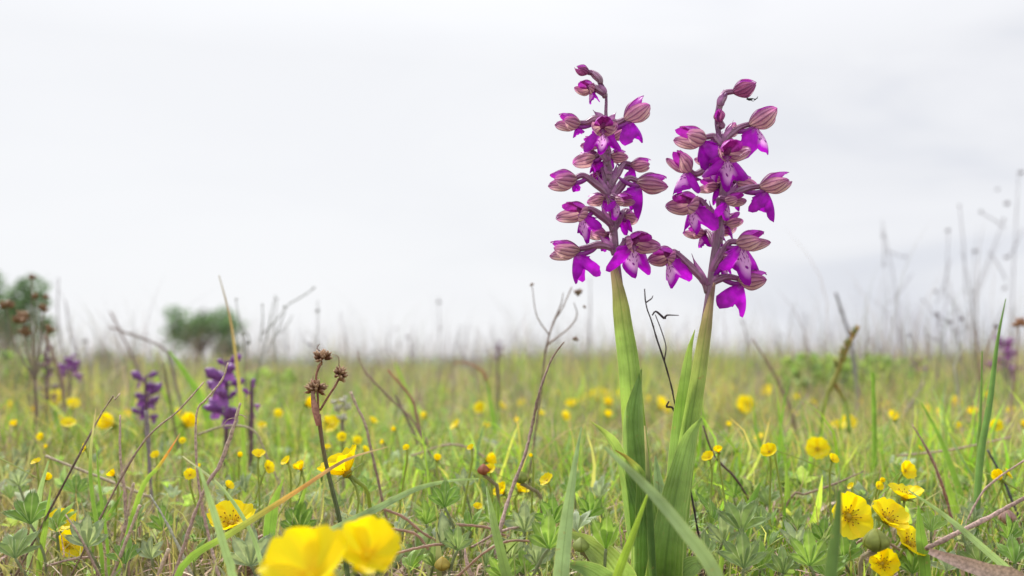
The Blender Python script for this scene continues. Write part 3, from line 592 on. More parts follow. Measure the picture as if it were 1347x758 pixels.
# ------------------------------------------------------------------ wood rush
r = empty('wood_rush', at(462, 770, .40) * np.array([1, 1, 0])); tag(r, 'wood rush with three spiky brown seed heads on one green stem', 'rush')
mb = MB(); mb.tube([at(419,545,.4), at(425,590,.4), at(436,640,.4), at(446,680,.4), at(452,720,.4), at(462,790,.4)], [.0009,.0008,.0009,.0009,.001,.001], [(.30,.12,.07),(.16,.2,.06),(.12,.2,.05),(.12,.2,.05)], n=7); mb.build('stem', M_stem, r)
def rushhead(cx, cy, R, toward):
    c = at(cx, cy, .40); mb = MB(); R *= .4 * MPP; tw = np.array([toward[0], 0, -toward[1]]); tw = tw / np.linalg.norm(tw)
    for k in range(46):
        d = nrm(rng.normal(0, 1, 3)); d = nrm(d + tw * 0.75)
        b = c + d * R * .25; rr = R * rng.uniform(.8, 1.08)
        cc = [(.16,.07,.04),(.26,.12,.06),(.40,.24,.13)][k % 3]
        mb.tube([b, c + d * rr * .6, c + d * rr], [R * .08, R * .15, R * .01], [cc, cc, (.6,.42,.28)], n=5, segs=5)
    mb.build('seed_head', M_dry, r)
rushhead(424, 474, 16, (0, -1)); rushhead(446, 494, 14, (.6, -.6)); rushhead(416, 514, 17, (-.1, -1))
for p, wd in [([(419,546),(418,520),(416,495),(421,480)], 2), ([(421,540),(433,520),(441,508),(446,498)], 2), ([(417,548),(412,525),(413,500)], 2.6)]:
    mb = MB(); mb.tube([at(a, b, .4) for a, b in p], [wd * .5 * .4 * MPP * 1.6] * len(p), (.34,.17,.12), n=5); mb.build('branch', M_dry, r)
P, _ = ribbon_pts([(412,494,.398),(411,510,.398),(413,530,.398),(419,560,.398)], [.0003,.0013,.0028,.002], ground=False, curl=1.2)
mb = MB(); mb.grid(P, interp([(.5,.35,.28),(.36,.16,.12)], 18)); mb.build('bract', M_dry, r)
mb = MB(); mb.tube([at(421,462,.4), at(417,458,.4), at(421,452,.4)], [.0002,.00015,.0001], (.2,.1,.07), n=4); mb.tube([at(437,466,.4), at(445,470,.4), at(446,482,.4)], [.0001,.00015,.0002], (.3,.18,.12), n=4); mb.build('bristle', M_dry, r)

# ------------------------------------------------------------------ cinquefoil flowers
YEL = (0.90, 0.76, 0.004)
def petal_grid(L_, W_, nu=8, nv=9, cup=0.25, notch=0.10, wav=0.0):
    s = np.linspace(0, 1, nu); t_ = np.linspace(-1, 1, nv); S, T = np.meshgrid(s, t_, indexing='ij')
    prof = np.interp(S, [0, .12, .4, .7, .9, 1.0], [.13, .32, .78, 1.0, .86, .62])
    X = T * W_ * .5 * prof; Yy = L_ * S * (1 - .14 * np.abs(T) ** 2.2 - notch * np.exp(-(T / .22) ** 2) * np.clip(S * 2.2 - 1.2, 0, 1))
    Z = cup * L_ * S ** 2 * .6 + .5 * X ** 2 / W_ + wav * L_ * .05 * np.sin(T * 5 + S * 4)
    return np.stack([X, Yy, Z], -1)
def make_flower(hires=True, openness=0.25, stamens=True, squeeze=1.0, name='cinquefoil_flower'):
    """unit flower, petals 1 long, opening towards +Z, stalk down -Z"""
    root = empty(name)
    for k in range(5):
        a = 2 * PI * k / 5 + random.uniform(-.06, .06); op = openness + random.uniform(-.08, .08)
        P = petal_grid(1.0, 1.08, 9 if hires else 5, 11 if hires else 5, cup=.3 + random.uniform(-.08, .1), wav=random.uniform(-1, 1))
        ca, sa = math.cos(op), math.sin(op)
        Q = np.stack([P[..., 0], P[..., 1] * ca - P[..., 2] * sa, P[..., 1] * sa + P[..., 2] * ca + (k % 2) * .03], -1)
        Q = np.stack([Q[..., 0] * math.cos(a) - Q[..., 1] * math.sin(a), (Q[..., 0] * math.sin(a) + Q[..., 1] * math.cos(a)) * squeeze, Q[..., 2]], -1)
        n0 = Q.shape[0]; mb = MB(); mb.grid(Q, interp([(.86,.60,.004), YEL, YEL, YEL], n0)); mb.build('petal', M_yel, root)
    mb = MB(); mb.tube([(0,0,-.15),(0,0,.05),(0,0,.16)], [.12,.2,.05], (.62,.50,.05) if stamens else YEL, n=10, segs=6); mb.build('flower_centre', M_yel, root)
    if stamens and hires:
        mb = MB()
        for k in range(16):
            a = 2 * PI * k / 16 + random.uniform(-.1, .1); q = .24 + .12 * (k % 2)
            b = np.array([math.cos(a) * .12, math.sin(a) * .12, .05]); e = np.array([math.cos(a) * q, math.sin(a) * q, .22 + .1 * (k % 2)])
            mb.tube([b, (b + e) / 2 + (0, 0, .03), e], [.012, .012, .012], (.7,.5,.03), n=4, segs=4)
            mb.tube([e - (0, 0, .02), e, e + np.array([math.cos(a) * .04, math.sin(a) * .04, .035])], [.014, .030, .01], (.34,.15,.02), n=5, segs=5)
        mb.build('stamens', M_dry, root)
    mb = MB()
    for k in range(5):
        a = 2 * PI * (k + .5) / 5; d = np.array([math.cos(a), math.sin(a), 0]); s_ = np.array([-d[1], d[0], 0])
        G_ = np.array([[(0, 0, -.15) + s_ * q * w_ + d * l for q in (-1, 0, 1)] for l, w_ in ((0, .1), (.3, .18), (.62, .02))]); G_[1:, :, 2] += .12; mb.grid(G_, (.20,.28,.08))
    mb.build('calyx', M_leaf, root)
    return root
protoN = [make_flower(True, o) for o in (.18, .3, .5)]
protoP = make_flower(True, .38, stamens=False)
protoF = [make_flower(False, o) for o in (.15, .35, .7)]
usedp = set()
def put_flower(px, py, Y, dpx, yaw, pitch, proto, label=None, look=None, stalk=True, spin=None, name='cinquefoil_flower'):
    """yaw/pitch: where the flower faces; yaw 0 = camera, 90 = right; pitch 90 = straight up"""
    r = proto if proto.name not in usedp else copy_tree(proto)
    usedp.add(proto.name)
    c = at(px, py, Y); s = dpx * .5 * Y * MPP * .96
    y, p = math.radians(yaw), math.radians(pitch)
    f = Vector((math.sin(y) * math.cos(p), -math.cos(y) * math.cos(p), math.sin(p)))
    r.rotation_mode = 'QUATERNION'
    q = f.to_track_quat('Z', 'Y'); q = q @ Matrix.Rotation(random.uniform(0, 6.28) if spin is None else spin, 3, 'Z').to_quaternion()
    r.rotation_quaternion = q; r.scale = (s, s, s); r.location = c
    if stalk:      # stalk to the soil, in the flower's own frame
        Mi = (Matrix.Translation(r.location) @ q.to_matrix().to_4x4() @ Matrix.Scale(s, 4)).inverted()
        c2 = Vector(c); b = c2 - f * s * .15; m1 = b - f * s * .6 + Vector((0, 0, -.003)); fl = Vector((b.x - f.x * .008 + random.uniform(-.01, .01), b.y - f.y * .01 + .004, 0.0))
        m2 = (m1 + fl) / 2 + Vector((random.uniform(-.003, .003), 0, 0))
        mb = MB(); mb.tube([np.array(Mi @ v) for v in (b, m1, m2, fl)], [q_ / s for q_ in (.0006, .0005, .0006, .0007)], (.36,.42,.14), n=5, segs=10)
        o = mesh_obj('stalk', np.concatenate(mb.v), np.concatenate(mb.f), np.concatenate(mb.c), M_turf, np.concatenate(mb.uv)); o.parent = r
    tag(r, label, 'flower', 'yellow cinquefoil flowers')
    if label is None: LAB.append((r, px, py, look or 'yellow cinquefoil flower'))
    return r
put_flower(1115, 680, .39, 70, 12, 18, protoN[0], 'wide open cinquefoil facing the camera behind the blurred dark blade', spin=.2)
put_flower(1166, 684, .40, 62, 25, 48, protoN[1], 'open cinquefoil with dark speckled stamens in the middle of the yellow cluster', spin=.9)
put_flower(1160, 742, .385, 52, -5, 22, protoN[2], 'lowest cinquefoil of the yellow cluster, speckled centre under the fat bud', spin=.5)
put_flower(1194, 716, .395, 60, 35, 40, protoN[0], 'cinquefoil tipped sideways behind the fat green bud')
put_flower(1190, 655, .43, 54, 20, 76, protoN[1], 'cinquefoil seen edge-on, topmost of the yellow cluster')
put_flower(410, 762, .255, 150, -14, 56, protoP, 'large blurred yellow flower at the bottom edge, lower of the near pair')
put_flower(482, 733, .265, 108, 15, 46, protoP, 'large blurred yellow flower, upper of the near pair')
put_flower(456, 622, .415, 80, -75, 55, protoN[2], 'yellow flower seen from the side under the tan-tipped long blade')
put_flower(305, 690, .43, 74, 5, 62, protoN[1], 'yellow flower half sunk in turf beside the thin pale blade')
put_flower(80, 688, .45, 44, 30, 50, protoN[0], 'orange-yellow flower behind the leaning brown stalk, upper of two')
put_flower(88, 718, .44, 44, 60, 30, protoN[0], 'orange-yellow flower behind the leaning brown stalk, lower of two')
put_flower(1075, 591, .60, 36, -10, 20, protoF[0], 'blurred yellow flower above the level brown twig')
put_flower(662, 648, .47, 30, -60, 40, protoN[2], 'half-open yellow flower between the two cinquefoil buds')
put_flower(683, 646, .475, 28, 60, 50, protoN[2], 'half-open yellow flower just under the yellow-green bud')
put_flower(403, 532, .62, 26, 60, 20, protoF[2], 'blurred yellow flower behind the wood rush')
put_flower(398, 556, .8, 0.1, 0, 0, protoF[0]) if False else None
FL = [(22,492,14),(10,505,10),(45,540,10),(75,525,14),(125,522,16),(103,522,13),(90,558,18),(83,553,13),(148,558,24),(166,548,14),(165,520,12),(245,557,24),(236,545,12),(222,512,11),(60,630,16),(48,608,12),(55,575,12),(62,588,9),
 (352,615,20),(378,608,16),(396,618,22),(250,625,14),(262,615,10),(150,626,18),(437,560,20),(430,556,14),(640,606,20),(645,618,14),(628,668,14),(585,518,12),(632,537,14),(688,532,14),(680,555,8),
 (720,632,16),(752,533,16),(764,531,15),(772,523,12),(790,526,20),(800,532,12),(850,527,13),(868,536,22),(800,548,10),(980,532,20),(975,541,14),(1013,518,15),(1020,515,13),(947,518,14),(946,530,12),(1000,576,14),(1012,595,20),(1018,590,13),
 (1103,561,17),(1115,558,18),(1175,552,18),(1165,535,14),(1170,545,10),(1215,542,17),(1235,547,14),(1190,620,22),(1315,629,22),(1325,624,14),(933,603,20),(945,595,13),(1250,512,10),(1272,510,11),(1290,514,10),(1300,520,9),(1235,508,10),(1130,530,9),(1125,512,8),(1100,512,9),
 (505,582,10),(470,580,11),(535,590,9),(560,548,9),(480,592,9),(30,515,9),(140,505,8),(345,560,10),(365,545,9),(275,515,8),(640,560,8),(712,545,9),(735,520,9),(905,520,8),(1060,515,9),(1345,560,12),(1330,540,9),(1155,640,14),(1160,632,10),(1120,640,10),
 (95,535,14),(185,535,13),(410,520,10),(340,600,16),(330,528,11),(60,520,12),(15,535,12),(280,540,11),(450,575,11),(490,555,10),(520,565,11),(600,560,11),(620,590,12),(575,605,12),(660,535,12),(742,548,12),(815,520,11),(900,535,10),(965,515,10),(1045,525,12),(1070,530,10),(1160,515,10),(1190,508,9),(1215,515,9),(1255,530,12),(1280,545,12),(1310,560,14),(1095,605,12),(20,560,10),(112,590,12),(205,600,11),(315,600,12),(240,580,10),(430,590,9),(700,600,9),(1210,590,10),(1260,560,9),(960,560,9),(1045,545,9),(300,640,12)]
for i, (px, py, s) in enumerate(FL):
    z = rng.uniform(.040, .056); Y = (H - z) * F / (py - HOR) * .98
    Y = min(max(Y, .46), 3.0)
    put_flower(px, py, Y, s * (1.3 if py > 560 else 1.55) * rng.uniform(.8, 1.2), rng.uniform(-70, 70), rng.uniform(15, 65), protoF[i % 3], None, 'small blurred yellow flower' if s > 12 else 'tiny yellow flower speck')
# cinquefoil buds
def bud(px, py, Y, s, label, col=(.30,.36,.10), tip=(.62,.50,.05), stalk_to=None):
    c = at(px, py, Y); R = s * .5 * Y * MPP; root = empty('cinquefoil_bud', c * np.array([1, 1, 0])); tag(root, label, 'flower bud', 'cinquefoil buds')
    mb = MB(); mb.tube([c + (0, 0, -R * .9), c + (0, 0, -R * .55), c, c + (0, 0, R * .5), c + (0, 0, R * .9)], [R * .25, R * .85, R, R * .6, R * .1], [col, col, tip], n=12, segs=10); mb.build('bud_core', M_yel, root)
    for k in range(5):
        a = 2 * PI * k / 5 + .3; d = np.array([math.cos(a), math.sin(a), 0]); sd_ = np.array([-d[1], d[0], 0])
        G_ = []
        for z_, rr, ww in ((-.9, .3, .2), (-.5, .93, .52), (0, 1.06, .62), (.55, .68, .42), (1.02, .12, .03)):
            G_.append([c + np.array([0, 0, z_ * R]) + d * rr * R * (1 - .12 * q * q) + sd_ * q * ww * R for q in (-1, -.5, 0, .5, 1)])
        mb = MB(); mb.grid(spl2(np.array(G_)), col); mb.build('sepal', M_leaf, root)
    b = c + (0, 0, -R * .9); fl = at(*(stalk_to or (px - 20, py + 50, Y)))
    mb = MB(); mb.tube([b, (b + fl) / 2 + (0.001, 0, 0.001), fl, fl * np.array([1, 1, 0])], [.0009, .0008, .0009, .0009], (.36,.30,.14), n=6); mb.build('stalk', M_stem, root)
def spl2(Gr):
    return np.stack([spline(Gr[:, j], 11) for j in range(Gr.shape[1])], 1)
bud(1152, 711, .37, 31, 'fat green pointed bud in the middle of the yellow cluster', (.30,.34,.09), (.5,.42,.08), (1132,740,.37))
bud(685, 628, .46, 17, 'yellow-green bud above the half-open flowers', stalk_to=(712,660,.46))
bud(636, 618, .46, 15, 'reddish brown bud beside the slim blades', (.42,.17,.10), (.5,.2,.1), (655,650,.46))
bud(582, 742, .40, 19, 'yellow bud with striped sepals near the reddish runners', (.5,.42,.12), (.75,.55,.05), (583,760,.40))
bud(764, 717, .385, 20, 'pale green bud beside the wide blue-green blade', (.38,.44,.16), (.5,.5,.2), (775,745,.385))
bud(1325, 680, .44, 20, 'pinkish dry bud behind the thick dry twig', (.42,.28,.25), (.45,.3,.25), (1340,715,.44))
bud(1025, 668, .52, 12, 'small olive bud in the toothed leaf patch', (.3,.3,.1), stalk_to=(1028,700,.52))

# ------------------------------------------------------------------ toothed palmate leaves one can tell apart
def palm_leaf(px, py, Y, size, yaw, pitch, col, base, n=5, spread=2.4, label=None, up=.35):
    """leaf centre at px,py; yaw = compass of the middle leaflet (0 = away, 180 = towards camera); pitch tips it up"""
    c = at(px, py, Y); root = empty('cinquefoil_leaf', c); root.rotation_mode = 'XYZ'
    Ls = size * Y * MPP
    R = Matrix.Rotation(math.radians(yaw), 3, 'Z') @ Matrix.Rotation(math.radians(pitch), 3, 'X')
    R = np.array(R)
    for k in range(n):
        a = -spread * (k / (n - 1) - .5); l = Ls * (1 - .25 * abs(2 * k / (n - 1) - 1)) * random.uniform(.9, 1.08)
        P, cc = leaflet(l, l * random.uniform(.34, .46), a, up + random.uniform(-.2, .25), 9, 13, cup=.45, col=np.array(col) * random.uniform(.85, 1.15), teeth=2.5)
        P = P @ R.T + c; mb = MB(); mb.grid(P, cc); mb.build('leaflet', M_leaf, root)
    b = at(*base) if base else c + np.array([random.uniform(-.01, .01), .004, 0])
    fl = b.copy(); fl[2] = 0
    mb = MB(); mb.tube([c, c * .6 + b * .4 + (0, 0, .0015), b, fl] if base else [c, (c + fl) / 2 + (.001, 0, 0), fl], [.0006] * (4 if base else 3), (.30,.36,.16), n=6); mb.build('leaf_stalk', M_stem, root)
    tag(root, label, 'leaf', 'toothed cinquefoil leaves')
    if label is None: LAB.append((root, px, py, 'toothed cinquefoil leaf'))
    return root
cg = (.20,.34,.08); cl = (.27,.42,.10); cb = (.24,.34,.14)
palm_leaf(585, 668, .43, 40, 0, 55, cg, (605,720,.43), label='toothed leaf spread upright beneath the brown bud')
palm_leaf(602, 725, .40, 36, 10, 50, cb, (590,760,.40), label='toothed leaf beside the yellow striped bud')
palm_leaf(722, 722, .39, 46, -10, 60, cl, (700,765,.39), label='toothed leaf with white margins touching the wide blue-green blade')
palm_leaf(727, 690, .42, 40, 10, 60, cg, None, label='dark toothed leaf behind the wide blue-green blade')
palm_leaf(797, 722, .38, 54, 0, 75, cl, (795,765,.38), n=3, spread=.9, label='upright folded toothed leaf at the foot of the first orchid')
palm_leaf(935, 690, .44, 44, 60, 45, cg, (900,740,.44), label='toothed leaf reaching out behind the second orchid foot')
palm_leaf(975, 700, .42, 50, -20, 40, cb, (960,750,.42), label='dark toothed leaf at the foot of the broad pointed blade')
palm_leaf(978, 748, .385, 52, 0, 50, cb, (977,775,.385), label='toothed leaf with white margins at the bottom edge near the second orchid')
palm_leaf(1065, 745, .39, 50, 0, 62, cl, (1075,775,.39), label='large ribbed toothed leaf beneath the wide open cinquefoil')
palm_leaf(330, 745, .41, 52, 10, 62, (.32,.40,.27), (340,775,.41), label='silvery folded toothed leaf below the sunken yellow flower')
palm_leaf(395, 700, .44, 40, 0, 60, cg, None)
palm_leaf(40, 690, .42, 48, 20, 35, cg, (60,740,.42), label='toothed leaf at the photo edge behind the cut blade')
palm_leaf(75, 700, .43, 40, -40, 40, cl, None)
palm_leaf(115, 720, .41, 44, 10, 60, (.32,.40,.27), None, label='silvery toothed leaf behind the leaning brown stalk')
palm_leaf(20, 735, .39, 46, 0, 40, cb, None)
for (px, py, Y, s) in [(165,742,.41,34),(215,700,.46,34),(255,742,.40,34),(500,730,.41,34),(530,700,.44,32),(540,752,.40,34),(640,745,.40,34),(672,735,.42,36),(690,700,.44,32),(655,690,.45,30),
    (880,745,.42,34),(925,735,.41,36),(1010,715,.44,36),(1030,755,.40,34),(1110,740,.41,34),(1225,700,.42,30),(1245,752,.40,34),(1290,745,.41,34),(1335,742,.40,34),(1325,710,.42,30),(965,655,.50,30),(1010,665,.50,30),(1050,700,.46,32),
    (1280,690,.46,28),(1180,640,.52,24),(460,700,.46,30),(440,670,.50,26),(345,670,.50,26),(200,735,.41,30),(135,690,.46,30),(755,650,.5,28),(790,655,.5,28),(940,640,.55,26),(1095,640,.55,26),(1150,665,.5,26),(560,620,.55,24),(610,640,.5,26),(270,700,.46,28),(25,640,.5,28),(100,650,.52,26),(705,745,.40,34),(660,760,.39,36),(690,755,.41,34),(730,755,.42,34),(775,680,.46,32),(760,700,.44,34),(900,700,.46,32),(915,660,.5,30),(950,715,.43,36),(1000,690,.46,34),(1000,750,.41,36),(1045,725,.42,36),(1085,715,.44,34),(1090,760,.40,36),(1030,640,.55,28),(620,700,.44,32),(560,690,.44,32),(570,745,.41,34),(480,650,.5,28),(300,655,.5,28),(180,700,.44,30),(1200,755,.40,34),(1270,715,.43,32),(1310,690,.46,30)]:
    palm_leaf(px, py, Y, s * rng.uniform(.9, 1.25), rng.uniform(-60, 60), rng.uniform(30, 70), [cg, cl, cb, (.34, .42, .28)][int(rng.integers(4))], None)
# reddish runners
for (pts, lab) in [([(500,668,.42),(530,680,.42),(555,700,.42),(580,715,.42)], 'upper reddish runner creeping out of the near flower pair'), ([(505,695,.41),(545,702,.41),(565,725,.41)], 'lower reddish runner beside the hair-thin blade'),
    ([(515,730,.40),(545,722,.40),(580,716,.40),(600,720,.40)], 'pinkish runner looping toward the yellow striped bud'), ([(600,760,.40),(640,725,.40),(670,712,.40),(700,712,.40)], 'pink runner arching beneath the kinked brown stem'), ([(600,690,.43),(640,694,.43),(665,705,.43)], 'short orange runner under the half-open flowers'),
    ([(1060,700,.44),(1100,740,.43),(1130,760,.42)], 'reddish runner under the wide open cinquefoil')]:
    stemtube(pts, [5, 5, 5, 4], (.62,.38,.27), lab, name='runner', cat='runner', group='reddish cinquefoil runners', m=M_stem, ground=False, n=7)

# ------------------------------------------------------------------ orchids
MAG = (0.50, 0.008, 0.60); MAU = (0.40, 0.09, 0.36); DKM = (0.36, 0.12, 0.30)
def cone_shell(L_, Rv, Rl, phi0, phi1, nu, nv, flare, x0=0.0, tipphi=None, point=2.2, close=.45, lift=0.0, peel=0.0):
    """one hood petal: a pointed strip of a bell whose radius ends at (1 - close) of its widest"""
    s = np.linspace(0, 1, nu); out = np.zeros((nu, nv, 3))
    tp = (phi0 + phi1) / 2 if tipphi is None else tipphi
    wob = random.uniform(-.05, .05)
    for i, a in enumerate(s):
        rise = min(1, a / .58 + .10); rise = math.sin(PI / 2 * rise) ** .8
        rr = rise * (1 - close * max(0, (a - .45) / .55) ** 1.7) + flare * max(0, a - .5) ** 1.5
        span = (1 - a ** point) ** .62 * .985 + .015
        ph = np.linspace(phi0, phi1, nv); w_ = np.linspace(-1, 1, nv); ph = tp * min(1, a ** 2) + (phi0 + phi1) / 2 * (1 - min(1, a ** 2)) + (ph - (phi0 + phi1) / 2) * span
        r_ = rr * (1 + peel * a * w_ ** 2) + .04 * np.sin(w_ * 4 + a * 5) * a
        out[i, :, 0] = L_ * (x0 + a * (1 - x0)) * 1.0 + wob * L_ * a * a; out[i, :, 1] = Rl * r_ * np.cos(ph); out[i, :, 2] = Rv * r_ * np.sin(ph) + lift * L_ * a * a
    return out
def orchid_flower(plant, cx, cy, Y, size, yaw, pitch, attach, lipsize=1.0, lipfold=50, liptilt=0.25, bud=False, rot=0.0, spread=1.0, hoodcol=None, lipyaw=0.0, spur=True, dorsal=0.0, bract=True, lipcol=MAG, liplen=1.0):
    """cx, cy hood centre in the photograph; size its length in pixels; attach (px, py, Y) on the stem"""
    L_ = size * .93 * Y * MPP; y, p = math.radians(yaw), math.radians(pitch)
    Fw = np.array([math.sin(y) * math.cos(p), -math.cos(y) * math.cos(p), math.sin(p)])
    up0 = np.array([0, 0, 1.0]); Lt = nrm(np.cross(up0, Fw)); Up = np.cross(Fw, Lt)
    if rot:
        c_, s_ = math.cos(math.radians(rot)), math.sin(math.radians(rot)); Lt, Up = Lt * c_ + Up * s_, -Lt * s_ + Up * c_
    O = at(cx, cy, Y) - Fw * .5 * L_
    def W(P): return O + P[..., :1] * Fw + P[..., 1:2] * Lt + P[..., 2:3] * Up
    hc = np.array(hoodcol if hoodcol is not None else random.choice([(.52,.24,.40), (.54,.30,.40), (.44,.16,.36)]))
    hb = np.array((.70,.60,.42)) if not bud else np.array((.42,.14,.28))
    Rv, Rl = random.uniform(.33, .38) * L_, random.uniform(.33, .38) * L_; cls = .75 if bud else random.uniform(.05, .38)
    D = math.radians
    # inner petals and column: the flower part itself
    mb = MB()
    for p0, p1 in ((D(95), D(0)), (D(85), D(180))): mb.grid(W(cone_shell(L_ * random.uniform(.88, .98), Rv * .92, Rl * .98, p0, p1, 12, 9, random.uniform(0, .2), x0=.03, close=cls + .05, point=2.6)), interp([(.50,.12,.44), (.54,.05,.52), (.45,.02,.46)], 12))
    mb.tube([W(np.array([.12, 0, -.02]) * L_), W(np.array([.3, 0, .02]) * L_), W(np.array([.42, 0, .1]) * L_)], [.10 * L_, .09 * L_, .05 * L_], (.45,.12,.40), n=8, segs=6)
    fl = mb.build('flower', M_mauve, plant)
    fan = 0.0 if bud else random.uniform(.25, .75) * spread
    size_ = 0
    def colr(k, nu, nv=15, low=None):
        base = interp([hb * .8 + hc * .2, hc, hc, (.44,.10,.42)], nu)[:, None].repeat(nv, 1)
        if low is None: return base
        wt = (np.linspace(0, 1, nv) ** 1.3)[None, :, None] * np.interp(np.linspace(0, 1, nu), [0, .3, .8, 1], [.4, .9, .8, .2])[:, None, None]
        return base * (1 - wt) + hb * wt
    def colr0(k, nu): return interp([hb * .9, hb * .5 + hc * .5, hc, hc * np.array([.95, .6, 1.05]), (.48,.12,.46)], nu)
    mb = MB(); mb.grid(W(cone_shell(L_, Rv * 1.02, Rl * .95, D(38), D(142), 16, 15, 0, lift=dorsal - .05 + random.uniform(-.04, .04), close=cls + .15, peel=.12)), interp([(.30,.12,.24), (.36,.09,.30), (.40,.07,.36), (.36,.04,.36)], 16)); mb.build('sepal', M_sepal, fl)
    for sgn in (-1, 1):
        ph0, ph1 = (D(150), D(268)) if sgn < 0 else (D(30), D(-88))
        G_ = cone_shell(L_ * random.uniform(.9, 1.04), Rv * 1.10, Rl * 1.14, ph0, ph1, 16, 17, fan, tipphi=(D(190) if sgn < 0 else D(-10)) - sgn * D(random.uniform(-8, 22)), close=cls, peel=.15, point=random.uniform(1.3, 2.0))
        G_[..., 1] += sgn * 0.0
        mb = MB(); mb.grid(W(G_), colr(1, 16, 17, True)); mb.build('sepal', M_sepal, fl)
    # lip: three lobes, the side lobes folded back
    if lipsize > 0:
        nr, na = 12, 33; A = D(84); al = np.linspace(-A, A, na); rr = np.linspace(0, 1, nr)
        R_, AL = np.meshgrid(rr, al, indexing='ij')
        out = .76 + .17 * np.cos(AL / D(47) * 2 * PI) - .40 * np.abs(AL / A) ** 5 + .045 * np.sin(AL * 13 + random.uniform(0, 6)) + .015 * np.sin(AL * 31)
        w1, w2, w3 = random.uniform(0, 6), random.uniform(0, 6), random.uniform(.7, 1.5)
        rho = R_ * (out + .05 * np.sin(AL * 3 + w1)) * L_ * 1.10 * lipsize
        lat = rho * np.sin(AL) * 1.02; dn = rho * np.cos(AL) * liplen + .05 * L_ * R_
        fb = D(lipfold) * np.clip(np.abs(AL) / D(45), 0, 1) ** 1.4
        back = np.abs(lat) * np.sin(fb); latf = lat * np.cos(fb)
        ripple = .05 * L_ * lipsize * np.sin(AL * 9 + 1.0) * R_ ** 2 - .22 * L_ * lipsize * R_ ** 3 * (1 - .5 * np.abs(AL / A))
        X = .16 * L_ + dn * liptilt * (1 - .6 * R_) - back + ripple; Z = -.10 * L_ - dn
        X = X + .07 * w3 * L_ * np.sin(AL * 5 + w2) * R_ ** 2 + .03 * L_ * np.sin(AL * 23 + w1) * R_ ** 3; Z = Z + .05 * L_ * np.sin(AL * 4 + w1 + R_ * 3) * R_
        if lipyaw:
            c_, s_ = math.cos(D(lipyaw)), math.sin(D(lipyaw)); X, latf = (X - .1 * L_) * c_ - latf * s_ + .1 * L_, (X - .1 * L_) * s_ + latf * c_
        cc = interp([(.62,.30,.60), np.array(lipcol) * random.uniform(.8, 1.1), lipcol, np.array(lipcol) * random.uniform(.6, .95)], nr)
        mb = MB(); mb.grid(W(np.stack([X, latf, Z], -1)), cc); mb.build('lip', M_lip if abs(yaw) < 62 or yaw in (76, 48) else M_lipp, fl)
    # spur
    if spur and not bud:
        q = np.array([(.14, 0, -.16), (-.15, 0, -.13), (-.45, 0, .0), (-.62, 0, .12)]) * L_
        mb = MB(); mb.tube([W(v) for v in q], [.10 * L_, .09 * L_, .085 * L_, .075 * L_, .03 * L_], (.34,.05,.34), n=9, segs=12); mb.build('spur', M_mauve, fl)
    # ovary, twisted stalk to the main stem
    a_ = at(*attach); e = W(np.array([.06, 0, .02]) * L_); k1 = W(np.array([-.28, 0, .10]) * L_); dd = np.linalg.norm(a_ - e)
    m1 = a_ * .55 + k1 * .45 + np.array([(a_[0] - k1[0]) * -.1, 0, .12 * dd])
    mb = MB(); mb.tube([a_ + (0, 0, -.12 * dd), a_ * .8 + m1 * .2 + (0, 0, .05 * dd), m1, k1, e], [.0011, .0016, .0017, .0013, .0011], [(.46,.27,.36), (.46,.22,.38), DKM], n=9, segs=22); mb.build('ovary', M_stem, fl)
    if bract:
        dv = nrm(m1 - a_); P = []
        bl = max(.62 * dd, .006)
        s_ = nrm(np.cross(dv, np.array([0, 1, .2])))
        nb = 9
        for i in range(nb):
            u_ = i / (nb - 1); c_ = a_ + (0, -.0006, 0) + dv * bl * u_ * .8 + np.array([0, -.001, bl * .42 * u_ * u_ + .0006])
            wv = .0018 * math.sin(PI * min(u_ * .8 + .22, 1)) * (1 - u_ ** 5)
            P.append([c_ + s_ * wv * q_ + np.array([0, .0009 * q_ * q_, 0]) for q_ in (-1, -.5, 0, .5, 1)])
        mb = MB(); mb.grid(np.array(P), interp([(.30,.12,.22), (.46,.20,.40), (.36,.12,.34)], nb)); mb.build('bract', M_mauve, plant)
    return fl
def plant_leaf(plant, pts, wpx, cols, curl=1.2, twist=0.0, n=26, nv=9, name='leaf', ground=False):
    P, C = ribbon_pts(pts, [q * pts[0][2] * MPP for q in wpx], n=n, curl=curl, twist=twist, nv=nv, ground=ground)
    mb = MB(); mb.grid(P, interp(np.array(cols, float), n)); return mb.build(name, M_blade, plant)
def main_stem(plant, pts, rpx, cols):
    Y = pts[0][2]; mb = MB(); mb.tube([at(*p) for p in pts], [q * Y * MPP for q in rpx], cols, n=14, segs=60); mb.build('stem', M_stem, plant)
YL, YR = .402, .398
PU = (.40,.21,.33); PG = (.34,.28,.20); G1 = (.27,.41,.13); G2 = (.22,.35,.12); G3 = (.32,.46,.13)
b = at(848, 790, YL); left = empty('orchid', (b[0], b[1], 0)); tag(left, 'purple green-veined orchid whose flower spike reaches highest, next to its twin', 'orchid', 'two tall sharp orchids')
main_stem(left, [(788,104,YL),(797,122,YL),(797,150,YL),(799,185,YL),(802,230,YL),(806,270,YL),(809,310,YL),(812,350,YL),(818,400,YL),(824,450,YL),(829,500,YL),(836,560,YL),(844,640,YL),(850,790,YL)], [1.2,2.4,3,3.4,4,4.6,5.2,5.6,7.5,8.5,9.5,10,11,13], [(.3,.08,.28),PU,PU,PU,PU,PG,G2,G2,G2,G2])
plant_leaf(left, [(806,348,YL-.004),(814,385,YL-.005),(820,430,YL-.005),(827,480,YL-.005),(834,560,YL-.004),(842,650,YL-.004)], [8,22,27,29,32,37], [(.34,.22,.24),(.30,.32,.14),G1,G1,G3,G2,G2], curl=1.5, name='sheath_leaf')
